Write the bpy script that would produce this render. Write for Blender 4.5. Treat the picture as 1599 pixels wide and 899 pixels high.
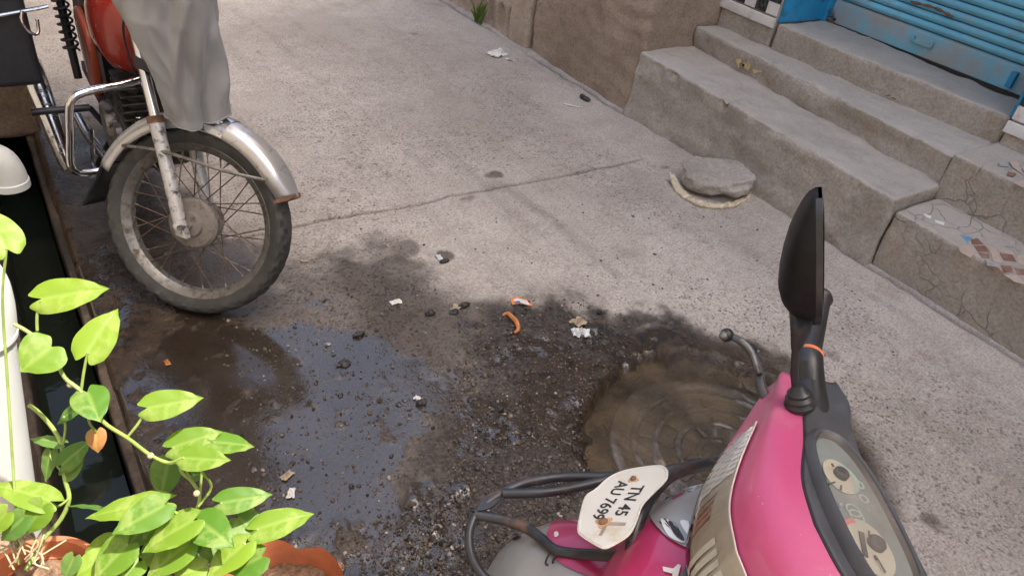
import bpy, bmesh, math, random
import numpy as np
from mathutils import Vector, Matrix
random.seed(7); rng = np.random.default_rng(7)
for o in list(bpy.data.objects): bpy.data.objects.remove(o)
SC = bpy.context.scene; COL = SC.collection
V = lambda *a: np.array(a, float)
def nrm(v): v = np.asarray(v, float); return v/np.linalg.norm(v)

# ------------------------------------------------------------------ camera
F_PX, CX, CY, H = 1155., 799.5, 449.5, 1.55
_v1 = nrm([-992, -998, F_PX]); _v2 = V(1884, -536, F_PX); _v2 = nrm(_v2-_v1*(_v1@_v2)); _up = nrm(np.cross(_v2, _v1))
R = np.array([_v2, _v1, _up]); CAM = V(0, 0, H)
cam = bpy.data.cameras.new('camera'); camo = bpy.data.objects.new('camera', cam); COL.objects.link(camo)
cam.sensor_width = 36; cam.lens = F_PX/1599*36; cam.clip_start = .02; cam.clip_end = 2000
_r, _d, _f = R[:, 0], R[:, 1], R[:, 2]
m4 = Matrix.Identity(4)
for i in range(3): m4[i][0], m4[i][1], m4[i][2], m4[i][3] = _r[i], -_d[i], -_f[i], CAM[i]
camo.matrix_world = m4
SC.camera = camo
# ------------------------------------------------------------------ sky, sun, exposure
SUN = nrm([.30, -.27, .90])
w = bpy.data.worlds.new('World'); SC.world = w; w.use_nodes = True
nt = w.node_tree; nt.nodes.clear()
sky = nt.nodes.new('ShaderNodeTexSky'); sky.sky_type = 'NISHITA'; sky.sun_disc = False
sky.sun_elevation = math.asin(SUN[2]); sky.sun_rotation = math.atan2(SUN[0], SUN[1])
sky.dust_density = 7.0; sky.air_density = 1.0; sky.ozone_density = .6
bg = nt.nodes.new('ShaderNodeBackground'); bg.inputs[1].default_value = .15
wo = nt.nodes.new('ShaderNodeOutputWorld')
nt.links.new(sky.outputs[0], bg.inputs[0]); nt.links.new(bg.outputs[0], wo.inputs[0])
sl = bpy.data.lights.new('sun', 'SUN'); sl.energy = 4.2; sl.angle = math.radians(.5); sl.color = (1, .95, .87)
so = bpy.data.objects.new('sun', sl); COL.objects.link(so)
so.rotation_euler = Vector(SUN).to_track_quat('Z', 'Y').to_euler(); so.location = (2, 1, 9)
SC.view_settings.view_transform = 'Standard'; SC.view_settings.look = 'None'
SC.view_settings.exposure = 1.41; SC.view_settings.gamma = 1

# ------------------------------------------------------------------ pixel helpers (a pixel is a direction; planes give the distance)
def ray(px, py): return R@V((px-CX)/F_PX, (py-CY)/F_PX, 1)
def G(px, py, z=0.): r = ray(px, py); return CAM+r*((z-H)/r[2])
def D(px, py, d): return CAM+ray(px, py)*d
def XP(px, py, x): r = ray(px, py); return CAM+r*(x/r[0])
def YP(px, py, y): r = ray(px, py); return CAM+r*(y/r[1])
def RP(px, py, p0, n): r = ray(px, py); return CAM+r*(((p0-CAM)@n)/(r@n))

# ------------------------------------------------------------------ noise
def _h3(x, y, z, s):
    n = np.sin(x*127.1+y*311.7+z*74.7+s*53.3)*43758.5453
    return n-np.floor(n)
def vn3(x, y, z, s=0):
    xi, yi, zi = np.floor(x), np.floor(y), np.floor(z); u, v, w_ = x-xi, y-yi, z-zi
    u = u*u*(3-2*u); v = v*v*(3-2*v); w_ = w_*w_*(3-2*w_); o = 0
    for a in (0, 1):
        for b in (0, 1):
            for c in (0, 1):
                o = o+_h3(xi+a, yi+b, zi+c, s)*(u if a else 1-u)*(v if b else 1-v)*(w_ if c else 1-w_)
    return o*2-1
def vn2(x, y, s=0):
    xi, yi = np.floor(x), np.floor(y); u, v = x-xi, y-yi
    u = u*u*(3-2*u); v = v*v*(3-2*v)
    return ((_h3(xi, yi, 0, s)*(1-u)+_h3(xi+1, yi, 0, s)*u)*(1-v)+(_h3(xi, yi+1, 0, s)*(1-u)+_h3(xi+1, yi+1, 0, s)*u)*v)*2-1
def fbm2(x, y, o=4, s=0): return sum(vn2(x*2**i, y*2**i, s+i*7)*.5**i for i in range(o))
def fbm3(x, y, z, o=3, s=0): return sum(vn3(x*2**i, y*2**i, z*2**i, s+i*7)*.5**i for i in range(o))
def sstep(a, b, x): t = np.clip((x-a)/(b-a), 0, 1); return t*t*(3-2*t)
def sdpoly(x, y, poly):          # signed distance, positive inside
    d = np.full(x.shape, 1e9); ins = np.zeros(x.shape, bool); n = len(poly)
    for i in range(n):
        ax, ay = poly[i]; bx, by = poly[(i+1) % n]; ex, ey = bx-ax, by-ay
        t = np.clip(((x-ax)*ex+(y-ay)*ey)/(ex*ex+ey*ey+1e-12), 0, 1)
        d = np.minimum(d, np.hypot(x-ax-t*ex, y-ay-t*ey))
        ins ^= ((ay > y) != (by > y)) & (x < (bx-ax)*(y-ay)/(by-ay+1e-12)+ax)
    return np.where(ins, d, -d)

# ------------------------------------------------------------------ mesh builder
def cat(pts, n=6, closed=False):
    P = [V(*p) for p in pts]; m = len(P); out = []
    rngi = range(m) if closed else range(m-1)
    for i in rngi:
        p1, p2 = P[i], P[(i+1) % m]
        p0 = P[(i-1) % m] if (closed or i > 0) else 2*p1-p2
        p3 = P[(i+2) % m] if (closed or i < m-2) else 2*p2-p1
        for k in range(n):
            t = k/n
            out.append(.5*((2*p1)+(-p0+p2)*t+(2*p0-5*p1+4*p2-p3)*t*t+(-p0+3*p1-3*p2+p3)*t**3))
    if not closed: out.append(P[-1])
    return out
def frame(d):
    d = nrm(d); a = V(0, 0, 1) if abs(d[2]) < .9 else V(1, 0, 0)
    u = nrm(np.cross(a, d)); return u, np.cross(d, u)
class MB:
    def __init__(s): s.v = []; s.f = []
    def add(s, vs, fs):
        o = len(s.v); s.v += [tuple(map(float, p)) for p in vs]; s.f += [tuple(i+o for i in f) for f in fs]; return s
    def obox(s, c, ax, ay, az):
        c, ax, ay, az = map(np.asarray, (c, ax, ay, az))
        vs = [c+i*ax+j*ay+k*az for i in (-1, 1) for j in (-1, 1) for k in (-1, 1)]
        return s.add(vs, [(0, 1, 3, 2), (4, 6, 7, 5), (0, 4, 5, 1), (2, 3, 7, 6), (0, 2, 6, 4), (1, 5, 7, 3)])
    def box(s, a, b):
        a, b = V(*a), V(*b); h = (b-a)/2; return s.obox((a+b)/2, V(h[0], 0, 0), V(0, h[1], 0), V(0, 0, h[2]))
    def tube(s, pts, r, n=10, closed=False, caps=True):
        P = [np.asarray(p, float) for p in pts]; m = len(P); rr = r if hasattr(r, '__len__') else [r]*m
        vs = []; fs = []; u = None
        for i in range(m):
            d = (P[(i+1) % m]-P[i-1]) if closed else (P[min(i+1, m-1)]-P[max(i-1, 0)])
            d = nrm(d)
            if u is None: u, v = frame(d)
            else: u = nrm(u-d*(u@d)); v = np.cross(d, u)
            for k in range(n):
                t = 2*math.pi*k/n; vs.append(P[i]+rr[i]*(math.cos(t)*u+math.sin(t)*v))
        for i in range(m if closed else m-1):
            for k in range(n):
                a, b = i*n+k, i*n+(k+1) % n; c = ((i+1) % m)*n
                fs.append((a, b, c+(k+1) % n, c+k))
        if caps and not closed: fs += [tuple(range(n))[::-1], tuple((m-1)*n+k for k in range(n))]
        return s.add(vs, fs)
    def lathe(s, prof, c, axis, n=32, ref=None, cap=True):
        ax = nrm(axis); u, v = frame(ax) if ref is None else (nrm(ref), np.cross(ax, nrm(ref))); vs = []; fs = []; m = len(prof)
        for r, h in prof:
            for k in range(n):
                t = 2*math.pi*k/n; vs.append(c+ax*h+r*(math.cos(t)*u+math.sin(t)*v))
        for i in range(m-1):
            for k in range(n): fs.append((i*n+k, i*n+(k+1) % n, (i+1)*n+(k+1) % n, (i+1)*n+k))
        if cap:
            if prof[0][0] > 1e-5: fs.append(tuple(range(n))[::-1])
            if prof[-1][0] > 1e-5: fs.append(tuple((m-1)*n+k for k in range(n)))
        return s.add(vs, fs)
    def grid(s, P, cu=False, cv=False, flip=False):
        m, n = len(P), len(P[0]); vs = [p for row in P for p in row]; fs = []
        for i in range(m if cu else m-1):
            for j in range(n if cv else n-1):
                q = (i*n+j, i*n+(j+1) % n, ((i+1) % m)*n+(j+1) % n, ((i+1) % m)*n+j)
                fs.append(q[::-1] if flip else q)
        return s.add(vs, fs)
    def prism(s, outl, off):     # outline (3d points), extruded by vector off
        n = len(outl); A = [np.asarray(p, float) for p in outl]; vs = A+[p+off for p in A]
        fs = [tuple(range(n))[::-1], tuple(range(n, 2*n))]+[(i, (i+1) % n, n+(i+1) % n, n+i) for i in range(n)]
        return s.add(vs, fs)
    def ball(s, c, r, nu=12, nv=8, nz=0., seed=0):
        r = V(*r) if hasattr(r, '__len__') else V(r, r, r); P = []
        for i in range(nv+1):
            th = math.pi*i/nv; row = []
            for k in range(nu):
                t = 2*math.pi*k/nu; d = V(math.sin(th)*math.cos(t), math.sin(th)*math.sin(t), math.cos(th))
                q = 1+nz*float(fbm3(np.array(d[0]*1.7+seed), np.array(d[1]*1.7), np.array(d[2]*1.7), 3, seed)) if nz else 1
                row.append(c+r*d*q)
            P.append(row)
        return s.grid(P, cv=True, flip=True)
def _root_loc(p):
    while p.parent: p = p.parent
    return np.array(p.location)
def link(name, me, mat, parent=None, smooth=True, sharp=40):
    me.materials.append(mat)
    if smooth:
        me.polygons.foreach_set('use_smooth', [True]*len(me.polygons)); me.set_sharp_from_angle(angle=math.radians(sharp))
    o = bpy.data.objects.new(name, me); COL.objects.link(o)
    if parent: o.parent = parent
    return o
def mesh(name, mb, mat, parent=None, smooth=True, sharp=40, base=None, fix=True):
    v = np.array(mb.v); off = _root_loc(parent) if parent else (V(*base) if base is not None else V(0, 0, 0))
    me = bpy.data.meshes.new(name); me.from_pydata((v-off).tolist(), [], mb.f); 
    if fix:
        b = bmesh.new(); b.from_mesh(me); bmesh.ops.remove_doubles(b, verts=b.verts, dist=1e-5); bmesh.ops.recalc_face_normals(b, faces=b.faces); b.to_mesh(me); b.free()
    o = link(name, me, mat, parent, smooth, sharp)
    if not parent and base is not None: o.location = base
    return o
def tag(o, label=None, cat_=None, group=None, kind=None):
    if label: o['label'] = label
    if cat_: o['category'] = cat_
    if group: o['group'] = group
    if kind: o['kind'] = kind
    return o
def thing(name, label, cat_, loc, group=None):
    o = bpy.data.objects.new(name, None); COL.objects.link(o); o.location = tuple(map(float, loc)); o.empty_display_size = .05
    return tag(o, label, cat_, group)
def solid(o, t, off=-1):
    m = o.modifiers.new('solid', 'SOLIDIFY'); m.thickness = t; m.offset = off; return o
def bev(o, wd, seg=2):
    m = o.modifiers.new('bevel', 'BEVEL'); m.width = wd; m.segments = seg; m.limit_method = 'ANGLE'; m.angle_limit = math.radians(40); return o
def rough_block(corn, res=.03, r=.012, amp=.004, s=0, fn=None, freq=9):
    """rounded, uneven block through 8 corners ordered (x,y,z) binary: 000,001,010,011,100,101,110,111"""
    C8 = [V(*c) for c in corn]
    h = V(np.linalg.norm(C8[4]-C8[0]), np.linalg.norm(C8[2]-C8[0]), np.linalg.norm(C8[1]-C8[0]))/2
    mb = MB()
    for ax in range(3):
        a, b = [i for i in range(3) if i != ax]
        na = max(2, int(2*h[a]/res)); nb = max(2, int(2*h[b]/res))
        def lin(n, hh):
            t = np.linspace(-1, 1, n+1)*hh; e = [hh-r*.3, hh-r]; return np.unique(np.concatenate([t, e, [-q for q in e]]))
        A, B = np.meshgrid(lin(na, h[a]), lin(nb, h[b]), indexing='ij')
        for sg in (-1, 1):
            P = np.zeros(A.shape+(3,)); P[..., a] = A; P[..., b] = B; P[..., ax] = sg*h[ax]
            q = np.clip(P, -(h-r), h-r); dd = P-q; L = np.linalg.norm(dd, axis=-1, keepdims=True); nn = dd/np.maximum(L, 1e-9); P = q+nn*r
            T = (P/h+1)/2; W = 0
            for i in (0, 1):
                for j in (0, 1):
                    for k in (0, 1):
                        W = W+((T[..., 0] if i else 1-T[..., 0])*(T[..., 1] if j else 1-T[..., 1])*(T[..., 2] if k else 1-T[..., 2]))[..., None]*C8[i*4+j*2+k]
            nz = fbm3(W[..., 0]*freq, W[..., 1]*freq, W[..., 2]*freq, 5, s)*amp
            if fn is not None: nz = nz+fn(W)
            W = W+nn*nz[..., None]
            mb.grid(W.tolist(), flip=(sg < 0) ^ (ax == 1))
    return mb
def bcorn(a, b): return [(x, y, z) for x in (a[0], b[0]) for y in (a[1], b[1]) for z in (a[2], b[2])]

# ------------------------------------------------------------------ materials
class NT:
    def __init__(s, name):
        s.m = bpy.data.materials.new(name); s.m.use_nodes = True; s.t = s.m.node_tree; s.t.nodes.clear()
        s.out = s.n('ShaderNodeOutputMaterial'); s.p = s.n('ShaderNodeBsdfPrincipled'); s.l(s.p.outputs[0], s.out.inputs[0])
        s.co = s.n('ShaderNodeTexCoord').outputs['Object']
    def n(s, k, **kw):
        x = s.t.nodes.new(k)
        for a, b in kw.items(): setattr(x, a, b)
        return x
    def l(s, a, b): s.t.links.new(a, b)
    def noise(s, scale, detail=4, rough=.55, co=None, dist=0):
        x = s.n('ShaderNodeTexNoise'); x.inputs['Scale'].default_value = scale; x.inputs['Detail'].default_value = detail; x.inputs['Roughness'].default_value = rough
        x.inputs['Distortion'].default_value = dist
        s.l(co or s.co, x.inputs['Vector']); return x.outputs[0]
    def voro(s, scale, feat='F1', rnd=1):
        x = s.n('ShaderNodeTexVoronoi', feature=feat); x.inputs['Scale'].default_value = scale; x.inputs['Randomness'].default_value = rnd; s.l(s.co, x.inputs['Vector']); return x.outputs[0]
    def ramp(s, v, a, b, lo=0., hi=1.):
        x = s.n('ShaderNodeMapRange', interpolation_type='SMOOTHSTEP'); s.l(v, x.inputs[0])
        for i, q in enumerate((a, b, lo, hi)): x.inputs[1+i].default_value = q
        return x.outputs[0]
    def mix(s, f, a, b, mode='MIX'):
        x = s.n('ShaderNodeMix', data_type='RGBA', blend_type=mode)
        for i, q in ((0, f), (6, a), (7, b)):
            if isinstance(q, (int, float)): x.inputs[i].default_value = q
            elif isinstance(q, tuple): x.inputs[i].default_value = (*q, 1) if len(q) == 3 else q
            else: s.l(q, x.inputs[i])
        return x.outputs[2]
    def math(s, op, a, b=0., c=None):
        x = s.n('ShaderNodeMath', operation=op)
        for i, q in enumerate((a, b, c)):
            if q is None: continue
            if isinstance(q, (int, float)): x.inputs[i].default_value = q
            else: s.l(q, x.inputs[i])
        return x.outputs[0]
    def attr(s, name):
        x = s.n('ShaderNodeAttribute'); x.attribute_name = name; return x.outputs['Fac']
    def set(s, k, q):
        i = s.p.inputs[k]
        if isinstance(q, (int, float)): i.default_value = q
        elif isinstance(q, tuple): i.default_value = (*q, 1) if len(q) == 3 else q
        else: s.l(q, i)
        return s
    def bump(s, hgt, strength=.5, dist=.01):
        x = s.n('ShaderNodeBump'); x.inputs['Distance'].default_value = dist
        if isinstance(strength, (int, float)): x.inputs['Strength'].default_value = strength
        else: s.l(strength, x.inputs['Strength'])
        s.l(hgt, x.inputs['Height']); s.l(x.outputs[0], s.p.inputs['Normal']); return s
def mul(c, k): return tuple(min(1, q*k) for q in c)
def simple(name, base, rough=.5, metal=0., var=.15, scale=12, bump=0., bscale=60, spec=.5, coat=0., dirt=None, dirt_amt=.5, dscale=7, trans=0.):
    t = NT(name); c = t.mix(t.ramp(t.noise(scale, 5), .3, .7), mul(base, 1-var), mul(base, 1+var))
    rg = rough
    if dirt:
        f = t.ramp(t.noise(dscale, 8, .65), .62-.3*dirt_amt, .78-.2*dirt_amt); c = t.mix(f, c, dirt)
        rg = t.math('ADD', t.math('MULTIPLY', f, .35), rough)
    t.set('Base Color', c).set('Roughness', rg).set('Metallic', metal).set('Specular IOR Level', spec).set('Coat Weight', coat)
    if bump: t.bump(t.noise(bscale, 5), bump, .004)
    return t.m

def concrete(name, base, dark, stain=(.1, .08, .065), amt=.4, crackle=False, bump=.9, warm=(.3, .22, .16), dust=None):
    t = NT(name)
    n1 = t.noise(2.2, 7, .65); n2 = t.noise(14, 6, .65); n3 = t.noise(90, 4, .6)
    c = t.mix(t.ramp(n1, .32, .68), dark, base)
    c = t.mix(t.math('MULTIPLY', t.ramp(t.noise(4.5, 6, .7, dist=.6), .52, .7), .55), c, warm)
    c = t.mix(t.math('MULTIPLY', t.ramp(n2, .55, .75), amt), c, stain)
    c = t.mix(t.math('MULTIPLY', t.ramp(t.noise(1.3, 8, .7, dist=1.2), .45, .65), .4), c, mul(base, 1.22))
    c = t.mix(t.math('MULTIPLY', t.ramp(t.noise(38, 6, .75), .50, .66), .38), c, mul(dark, .62))
    c = t.mix(.3, c, t.mix(t.ramp(n3, .3, .7), (.25, .25, .25), (.75, .75, .75)), 'OVERLAY')
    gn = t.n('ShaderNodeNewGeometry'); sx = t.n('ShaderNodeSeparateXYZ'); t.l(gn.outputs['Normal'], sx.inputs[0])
    if dust: c = t.mix(t.math('MULTIPLY', t.ramp(sx.outputs[2], .5, .95), t.ramp(t.noise(3.2, 6, .65), .3, .65, .25, .75)), c, dust)  # patchy paler tint on faces that point upward
    h = t.math('ADD', t.math('MULTIPLY', n2, .9), t.math('MULTIPLY', n3, .3))
    if crackle:
        x = t.n('ShaderNodeTexVoronoi', feature='DISTANCE_TO_EDGE'); x.inputs['Scale'].default_value = 11
        mx = t.n('ShaderNodeMix', data_type='VECTOR'); mx.inputs[0].default_value = .12
        nn = t.n('ShaderNodeTexNoise'); nn.inputs['Scale'].default_value = 7; t.l(t.co, nn.inputs['Vector']); t.l(t.co, mx.inputs[4]); t.l(nn.outputs[1], mx.inputs[5]); t.l(mx.outputs[1], x.inputs['Vector'])
        e = t.ramp(x.outputs[0], 0., .035); gate = t.ramp(t.noise(3.1, 3), .45, .6)
        c = t.mix(t.math('MULTIPLY', t.math('MULTIPLY', t.math('SUBTRACT', 1., e), gate), .45), c, mul(dark, .5)); h = t.math('ADD', h, t.math('MULTIPLY', t.math('MULTIPLY', e, gate), .5))
    t.set('Base Color', c).set('Roughness', .9).set('Specular IOR Level', .25); t.bump(h, bump, .008)
    return t.m

M = {}
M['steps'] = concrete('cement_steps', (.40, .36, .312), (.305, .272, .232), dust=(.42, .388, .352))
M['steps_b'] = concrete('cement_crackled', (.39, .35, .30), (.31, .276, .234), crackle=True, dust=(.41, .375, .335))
M['plaster'] = concrete('brown_plaster', (.37, .29, .222), (.27, .205, .155), amt=.5)
M['plaster2'] = concrete('carved_plaster', (.42, .34, .265), (.31, .245, .187), amt=.3)
M['slab'] = concrete('drain_slab', (.24, .17, .12), (.13, .09, .065))
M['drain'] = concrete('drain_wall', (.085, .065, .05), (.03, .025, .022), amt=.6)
M['housewall'] = concrete('house_plaster', (.55, .50, .42), (.45, .40, .33), amt=.15, bump=.2)
M['stone'] = concrete('lump_cement', (.42, .39, .345), (.28, .255, .22), bump=1.)
M['chrome'] = simple('chrome', (.62, .62, .63), .18, 1., .12, 20, dirt=(.12, .09, .07), dirt_amt=.35, dscale=30)
M['chrome_clean'] = simple('bright_chrome', (.75, .75, .76), .1, 1., .08, 20, dirt=(.25, .2, .16), dirt_amt=.15, dscale=25)
M['fork'] = simple('flaked_fork_paint', (.55, .54, .52), .35, .3, .08, 30, dirt=(.03, .028, .026), dirt_amt=.42, dscale=42)
M['fender'] = simple('dull_fender_chrome', (.55, .54, .53), .30, .65, .08, 9, dirt=(.22, .17, .14), dirt_amt=.2, dscale=30)
M['rim'] = simple('dull_rim_steel', (.23, .22, .20), .42, .7, .15, 30, dirt=(.13, .10, .075), dirt_amt=.5, dscale=40)
M['hub'] = simple('dusty_hub', (.23, .205, .18), .7, .2, .2, 40, bump=.3, dirt=(.12, .09, .07), dirt_amt=.5, dscale=40)
M['spoke'] = simple('rusty_spoke', (.16, .12, .095), .5, .7, .3, 60)
M['tyre'] = simple('tyre_rubber', (.045, .044, .042), .55, 0, .2, 30, bump=.25, bscale=150, dirt=(.085, .077, .068), dirt_amt=.42, dscale=22)
M['black'] = simple('black_plastic', (.02, .021, .024), .38, 0, .2, 20, bump=.1, bscale=400, dirt=(.06, .055, .05), dirt_amt=.25, dscale=14)
M['blackgloss'] = simple('black_mirror_shell', (.008, .009, .011), .45, 0, .2, 20, bump=.04, bscale=300, spec=.2)
M['greyplastic'] = simple('dark_grey_plastic', (.062, .064, .07), .42, 0, .12, 30, bump=.15, bscale=500, dirt=(.13, .12, .11), dirt_amt=.3, dscale=18)
M['engine'] = simple('greasy_engine', (.07, .065, .06), .55, .4, .4, 25, bump=.4, dirt=(.03, .025, .02), dirt_amt=.6, dscale=20)
M['alu'] = simple('oily_aluminium', (.25, .24, .23), .45, .8, .2, 30, dirt=(.05, .04, .03), dirt_amt=.5, dscale=25)
M['darkframe'] = simple('dark_frame', (.015, .015, .016), .5, .0, .2, 20)
M['red'] = simple('red_tank_paint', (.25, .020, .011), .25, 0, .08, 8, coat=.4, dirt=(.2, .07, .04), dirt_amt=.2)
M['orange'] = simple('orange_panel_paint', (.30, .05, .022), .35, 0, .1, 8, dirt=(.2, .09, .05), dirt_amt=.3)
M['cream'] = simple('cream_decal', (.55, .5, .42), .4, 0, .1, 15, dirt=(.3, .25, .2), dirt_amt=.35)
M['bag'] = simple('black_pannier', (.018, .02, .024), .6, 0, .2, 30, bump=.2)
M['pvc'] = simple('white_pvc', (.62, .64, .62), .4, 0, .04, 6, dirt=(.42, .43, .40), dirt_amt=.2)
M['terracotta'] = simple('terracotta', (.42, .13, .055), .85, 0, .2, 12, bump=.3, dirt=(.34, .2, .14), dirt_amt=.35)
M['soil'] = simple('dry_soil', (.17, .10, .06), .95, 0, .5, 60, bump=1.5, bscale=120)
M['blue'] = simple('blue_shutter_paint', (.15, .44, .58), .5, 0, .1, 5, dirt=(.22, .37, .42), dirt_amt=.35, dscale=9)
M['bluerail'] = simple('scuffed_blue_rail', (.13, .41, .54), .55, 0, .1, 8, dirt=(.30, .30, .285), dirt_amt=.85, dscale=3.2)
M['bluejamb'] = simple('blue_jamb_paint', (.02, .25, .48), .4, 0, .1, 8, dirt=(.03, .12, .2), dirt_amt=.3)
M['rust'] = simple('rust', (.17, .085, .05), .8, 0, .4, 40, bump=.4)
M['tile_black'] = simple('black_tile', (.022, .026, .028), .25, 0, .4, 60, dirt=(.1, .1, .1), dirt_amt=.3, dscale=20)
M['tile_white'] = simple('white_tile', (.68, .67, .64), .3, 0, .06, 12, dirt=(.45, .41, .37), dirt_amt=.3, dscale=14)
M['tile_grey'] = simple('grey_tile', (.33, .34, .34), .35, 0, .15, 40, dirt=(.25, .22, .2), dirt_amt=.3, dscale=14)
M['tile_brown'] = simple('brown_tile', (.23, .12, .085), .5, 0, .15, 20, dirt=(.32, .26, .22), dirt_amt=.3, dscale=20)
M['tile_pink'] = simple('cream_pink_tile', (.46, .36, .30), .5, 0, .1, 20, dirt=(.34, .3, .27), dirt_amt=.35, dscale=20)
M['tile_blue'] = simple('blue_tile', (.13, .30, .46), .5, 0, .1, 20, dirt=(.32, .33, .33), dirt_amt=.4, dscale=20)
M['white'] = simple('white_paper', (.66, .64, .60), .7, 0, .08, 20)
M['cloth'] = simple('sack_cloth', (.58, .50, .36), .9, 0, .15, 30, bump=.5, bscale=250, dirt=(.35, .28, .2), dirt_amt=.35, dscale=20)
M['pink'] = simple('pink_scooter_paint', (.50, .075, .185), .36, 0, .06, 4, coat=.25, dirt=(.54, .19, .28), dirt_amt=.36, dscale=5)
def scuffed(m_, col):
    nt_ = m_.node_tree; p_ = nt_.nodes['Principled BSDF']; src = p_.inputs['Base Color'].links[0].from_socket; tc = nt_.nodes['Texture Coordinate'].outputs['Object']
    n_ = nt_.nodes.new('ShaderNodeTexNoise'); n_.inputs['Scale'].default_value = 130; n_.inputs['Detail'].default_value = 2; nt_.links.new(tc, n_.inputs['Vector'])
    r_ = nt_.nodes.new('ShaderNodeMapRange'); nt_.links.new(n_.outputs[0], r_.inputs[0]); r_.inputs[1].default_value = .765; r_.inputs[2].default_value = .785
    x_ = nt_.nodes.new('ShaderNodeMix'); x_.data_type = 'RGBA'; nt_.links.new(r_.outputs[0], x_.inputs[0]); nt_.links.new(src, x_.inputs[6]); x_.inputs[7].default_value = (*col, 1); nt_.links.new(x_.outputs[2], p_.inputs['Base Color'])
scuffed(M['pink'], (.62, .42, .48))
M['pinkdark'] = simple('deep_pink_paint', (.44, .035, .125), .3, 0, .06, 6, coat=.4, dirt=(.4, .08, .15), dirt_amt=.25, dscale=9)
M['silver'] = simple('silver_paint', (.36, .365, .37), .32, .35, .08, 6, dirt=(.30, .28, .26), dirt_amt=.3, dscale=10)
M['guard'] = simple('black_guard_paint', (.028, .03, .036), .36, 0, .2, 30, dirt=(.12, .075, .055), dirt_amt=.35, dscale=22)
M['plate'] = simple('number_plate_white', (.66, .64, .58), .4, 0, .03, 10, dirt=(.56, .48, .36), dirt_amt=.22, dscale=16)
M['ink'] = simple('black_lettering', (.02, .02, .02), .5, 0, .1)
M['oldred'] = simple('faded_red_mark', (.36, .27, .22), .6, 0, .15, 40)
M['steelwhite'] = simple('eye_white', (.72, .73, .74), .2, .1, .05)
M['reflector'] = simple('lamp_reflector', (.90, .90, .89), .25, .0, .06, 40)
M['lampbrown'] = simple('dusty_lamp_interior', (.58, .52, .45), .4, .1, .12, 14)
M['amber'] = simple('faded_red_lamp_bar', (.62, .27, .20), .4, 0, .15, 30)
M['dial'] = simple('dial_plate', (.22, .27, .275), .5, 0, .12, 20, dirt=(.33, .37, .37), dirt_amt=.3, dscale=30)
M['dialface'] = simple('cream_dial', (.56, .54, .45), .5, 0, .08, 20, dirt=(.45, .38, .25), dirt_amt=.35, dscale=20)
M['dialpink'] = simple('dial_pink_arc', (.62, .22, .22), .5, 0, .08)
M['dialmint'] = simple('dial_mint', (.40, .55, .50), .5, 0, .08)
M['orangering'] = simple('orange_ring', (.7, .2, .08), .5, 0, .1)
M['stain'] = simple('black_grit_stone', (.03, .028, .026), .55, 0, .4, 60, bump=.5)
M['foil'] = simple('crumpled_foil', (.6, .6, .58), .35, .3, .1, 40)
M['tan'] = simple('tan_rag', (.38, .30, .21), .9, 0, .2, 40)
M['peel'] = simple('orange_peel', (.45, .17, .05), .6, 0, .2, 40)
M['wrapblue'] = simple('wrapper_blue', (.06, .16, .42), .35, 0, .1)
M['wraporange'] = simple('wrapper_orange', (.72, .22, .04), .35, 0, .1)
M['twig'] = simple('twig', (.12, .085, .06), .8, 0, .3, 40)
def cloth_cover():
    t = NT('grey_bike_cover'); c = t.mix(t.ramp(t.noise(5, 6), .3, .7), (.25, .253, .257), (.32, .322, .325))
    c = t.mix(t.math('MULTIPLY', t.ramp(t.noise(11, 7, .7), .55, .75), .35), c, (.22, .21, .20))
    t.set('Base Color', c).set('Roughness', .55).set('Sheen Weight', .2); t.bump(t.noise(500, 2), .15, .001); return t.m
M['cover'] = cloth_cover()
def leafmat(name, a, b, varieg):
    t = NT(name); t.t.nodes.remove(t.p)
    oi = t.n('ShaderNodeObjectInfo').outputs['Random']
    u = t.attr('vein')
    c = t.mix(oi, a, b)
    c = t.mix(t.math('MULTIPLY', t.ramp(t.noise(30, 5, .6), .5, .66), varieg), c, (.52, .55, .20))
    c = t.mix(t.math('MULTIPLY', u, .4), c, (.34, .44, .12))
    c = t.mix(t.math('MULTIPLY', t.ramp(t.noise(14, 4, .6), .5, .75), .4), c, (.10, .20, .02))
    c = t.mix(t.ramp(t.noise(48, 3, .6), .735, .76), c, (.20, .13, .04))
    p = t.n('ShaderNodeBsdfPrincipled'); t.l(c, p.inputs[0]); p.inputs['Roughness'].default_value = .48; p.inputs['Specular IOR Level'].default_value = .35
    tr = t.n('ShaderNodeBsdfTranslucent'); t.l(t.mix(1., c, (.95, 1., .35), 'MULTIPLY'), tr.inputs[0])
    ms = t.n('ShaderNodeMixShader'); ms.inputs[0].default_value = .42; t.l(p.outputs[0], ms.inputs[1]); t.l(tr.outputs[0], ms.inputs[2]); t.l(ms.outputs[0], t.out.inputs[0])
    bp = t.n('ShaderNodeBump'); bp.inputs['Strength'].default_value = .25; bp.inputs['Distance'].default_value = .002; t.l(t.math('ADD', t.noise(70, 3), t.math('MULTIPLY', u, -1.)), bp.inputs['Height']); t.l(bp.outputs[0], p.inputs['Normal'])
    return t.m
M['leaf'] = leafmat('pothos_leaf', (.08, .19, .018), (.22, .33, .03), .30)
M['leafdark'] = leafmat('pothos_leaf_green', (.07, .17, .03), (.12, .22, .05), .15)
M['leafdead'] = leafmat('dry_leaf', (.5, .22, .07), (.55, .26, .1), .1)
M['stem'] = simple('pothos_stem', (.20, .27, .06), .5, 0, .2, 40)
M['dryvine'] = simple('dry_vine', (.30, .25, .15), .8, 0, .25, 40)
M['weed'] = leafmat('weed_leaf', (.10, .16, .04), (.14, .2, .06), .1)
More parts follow.
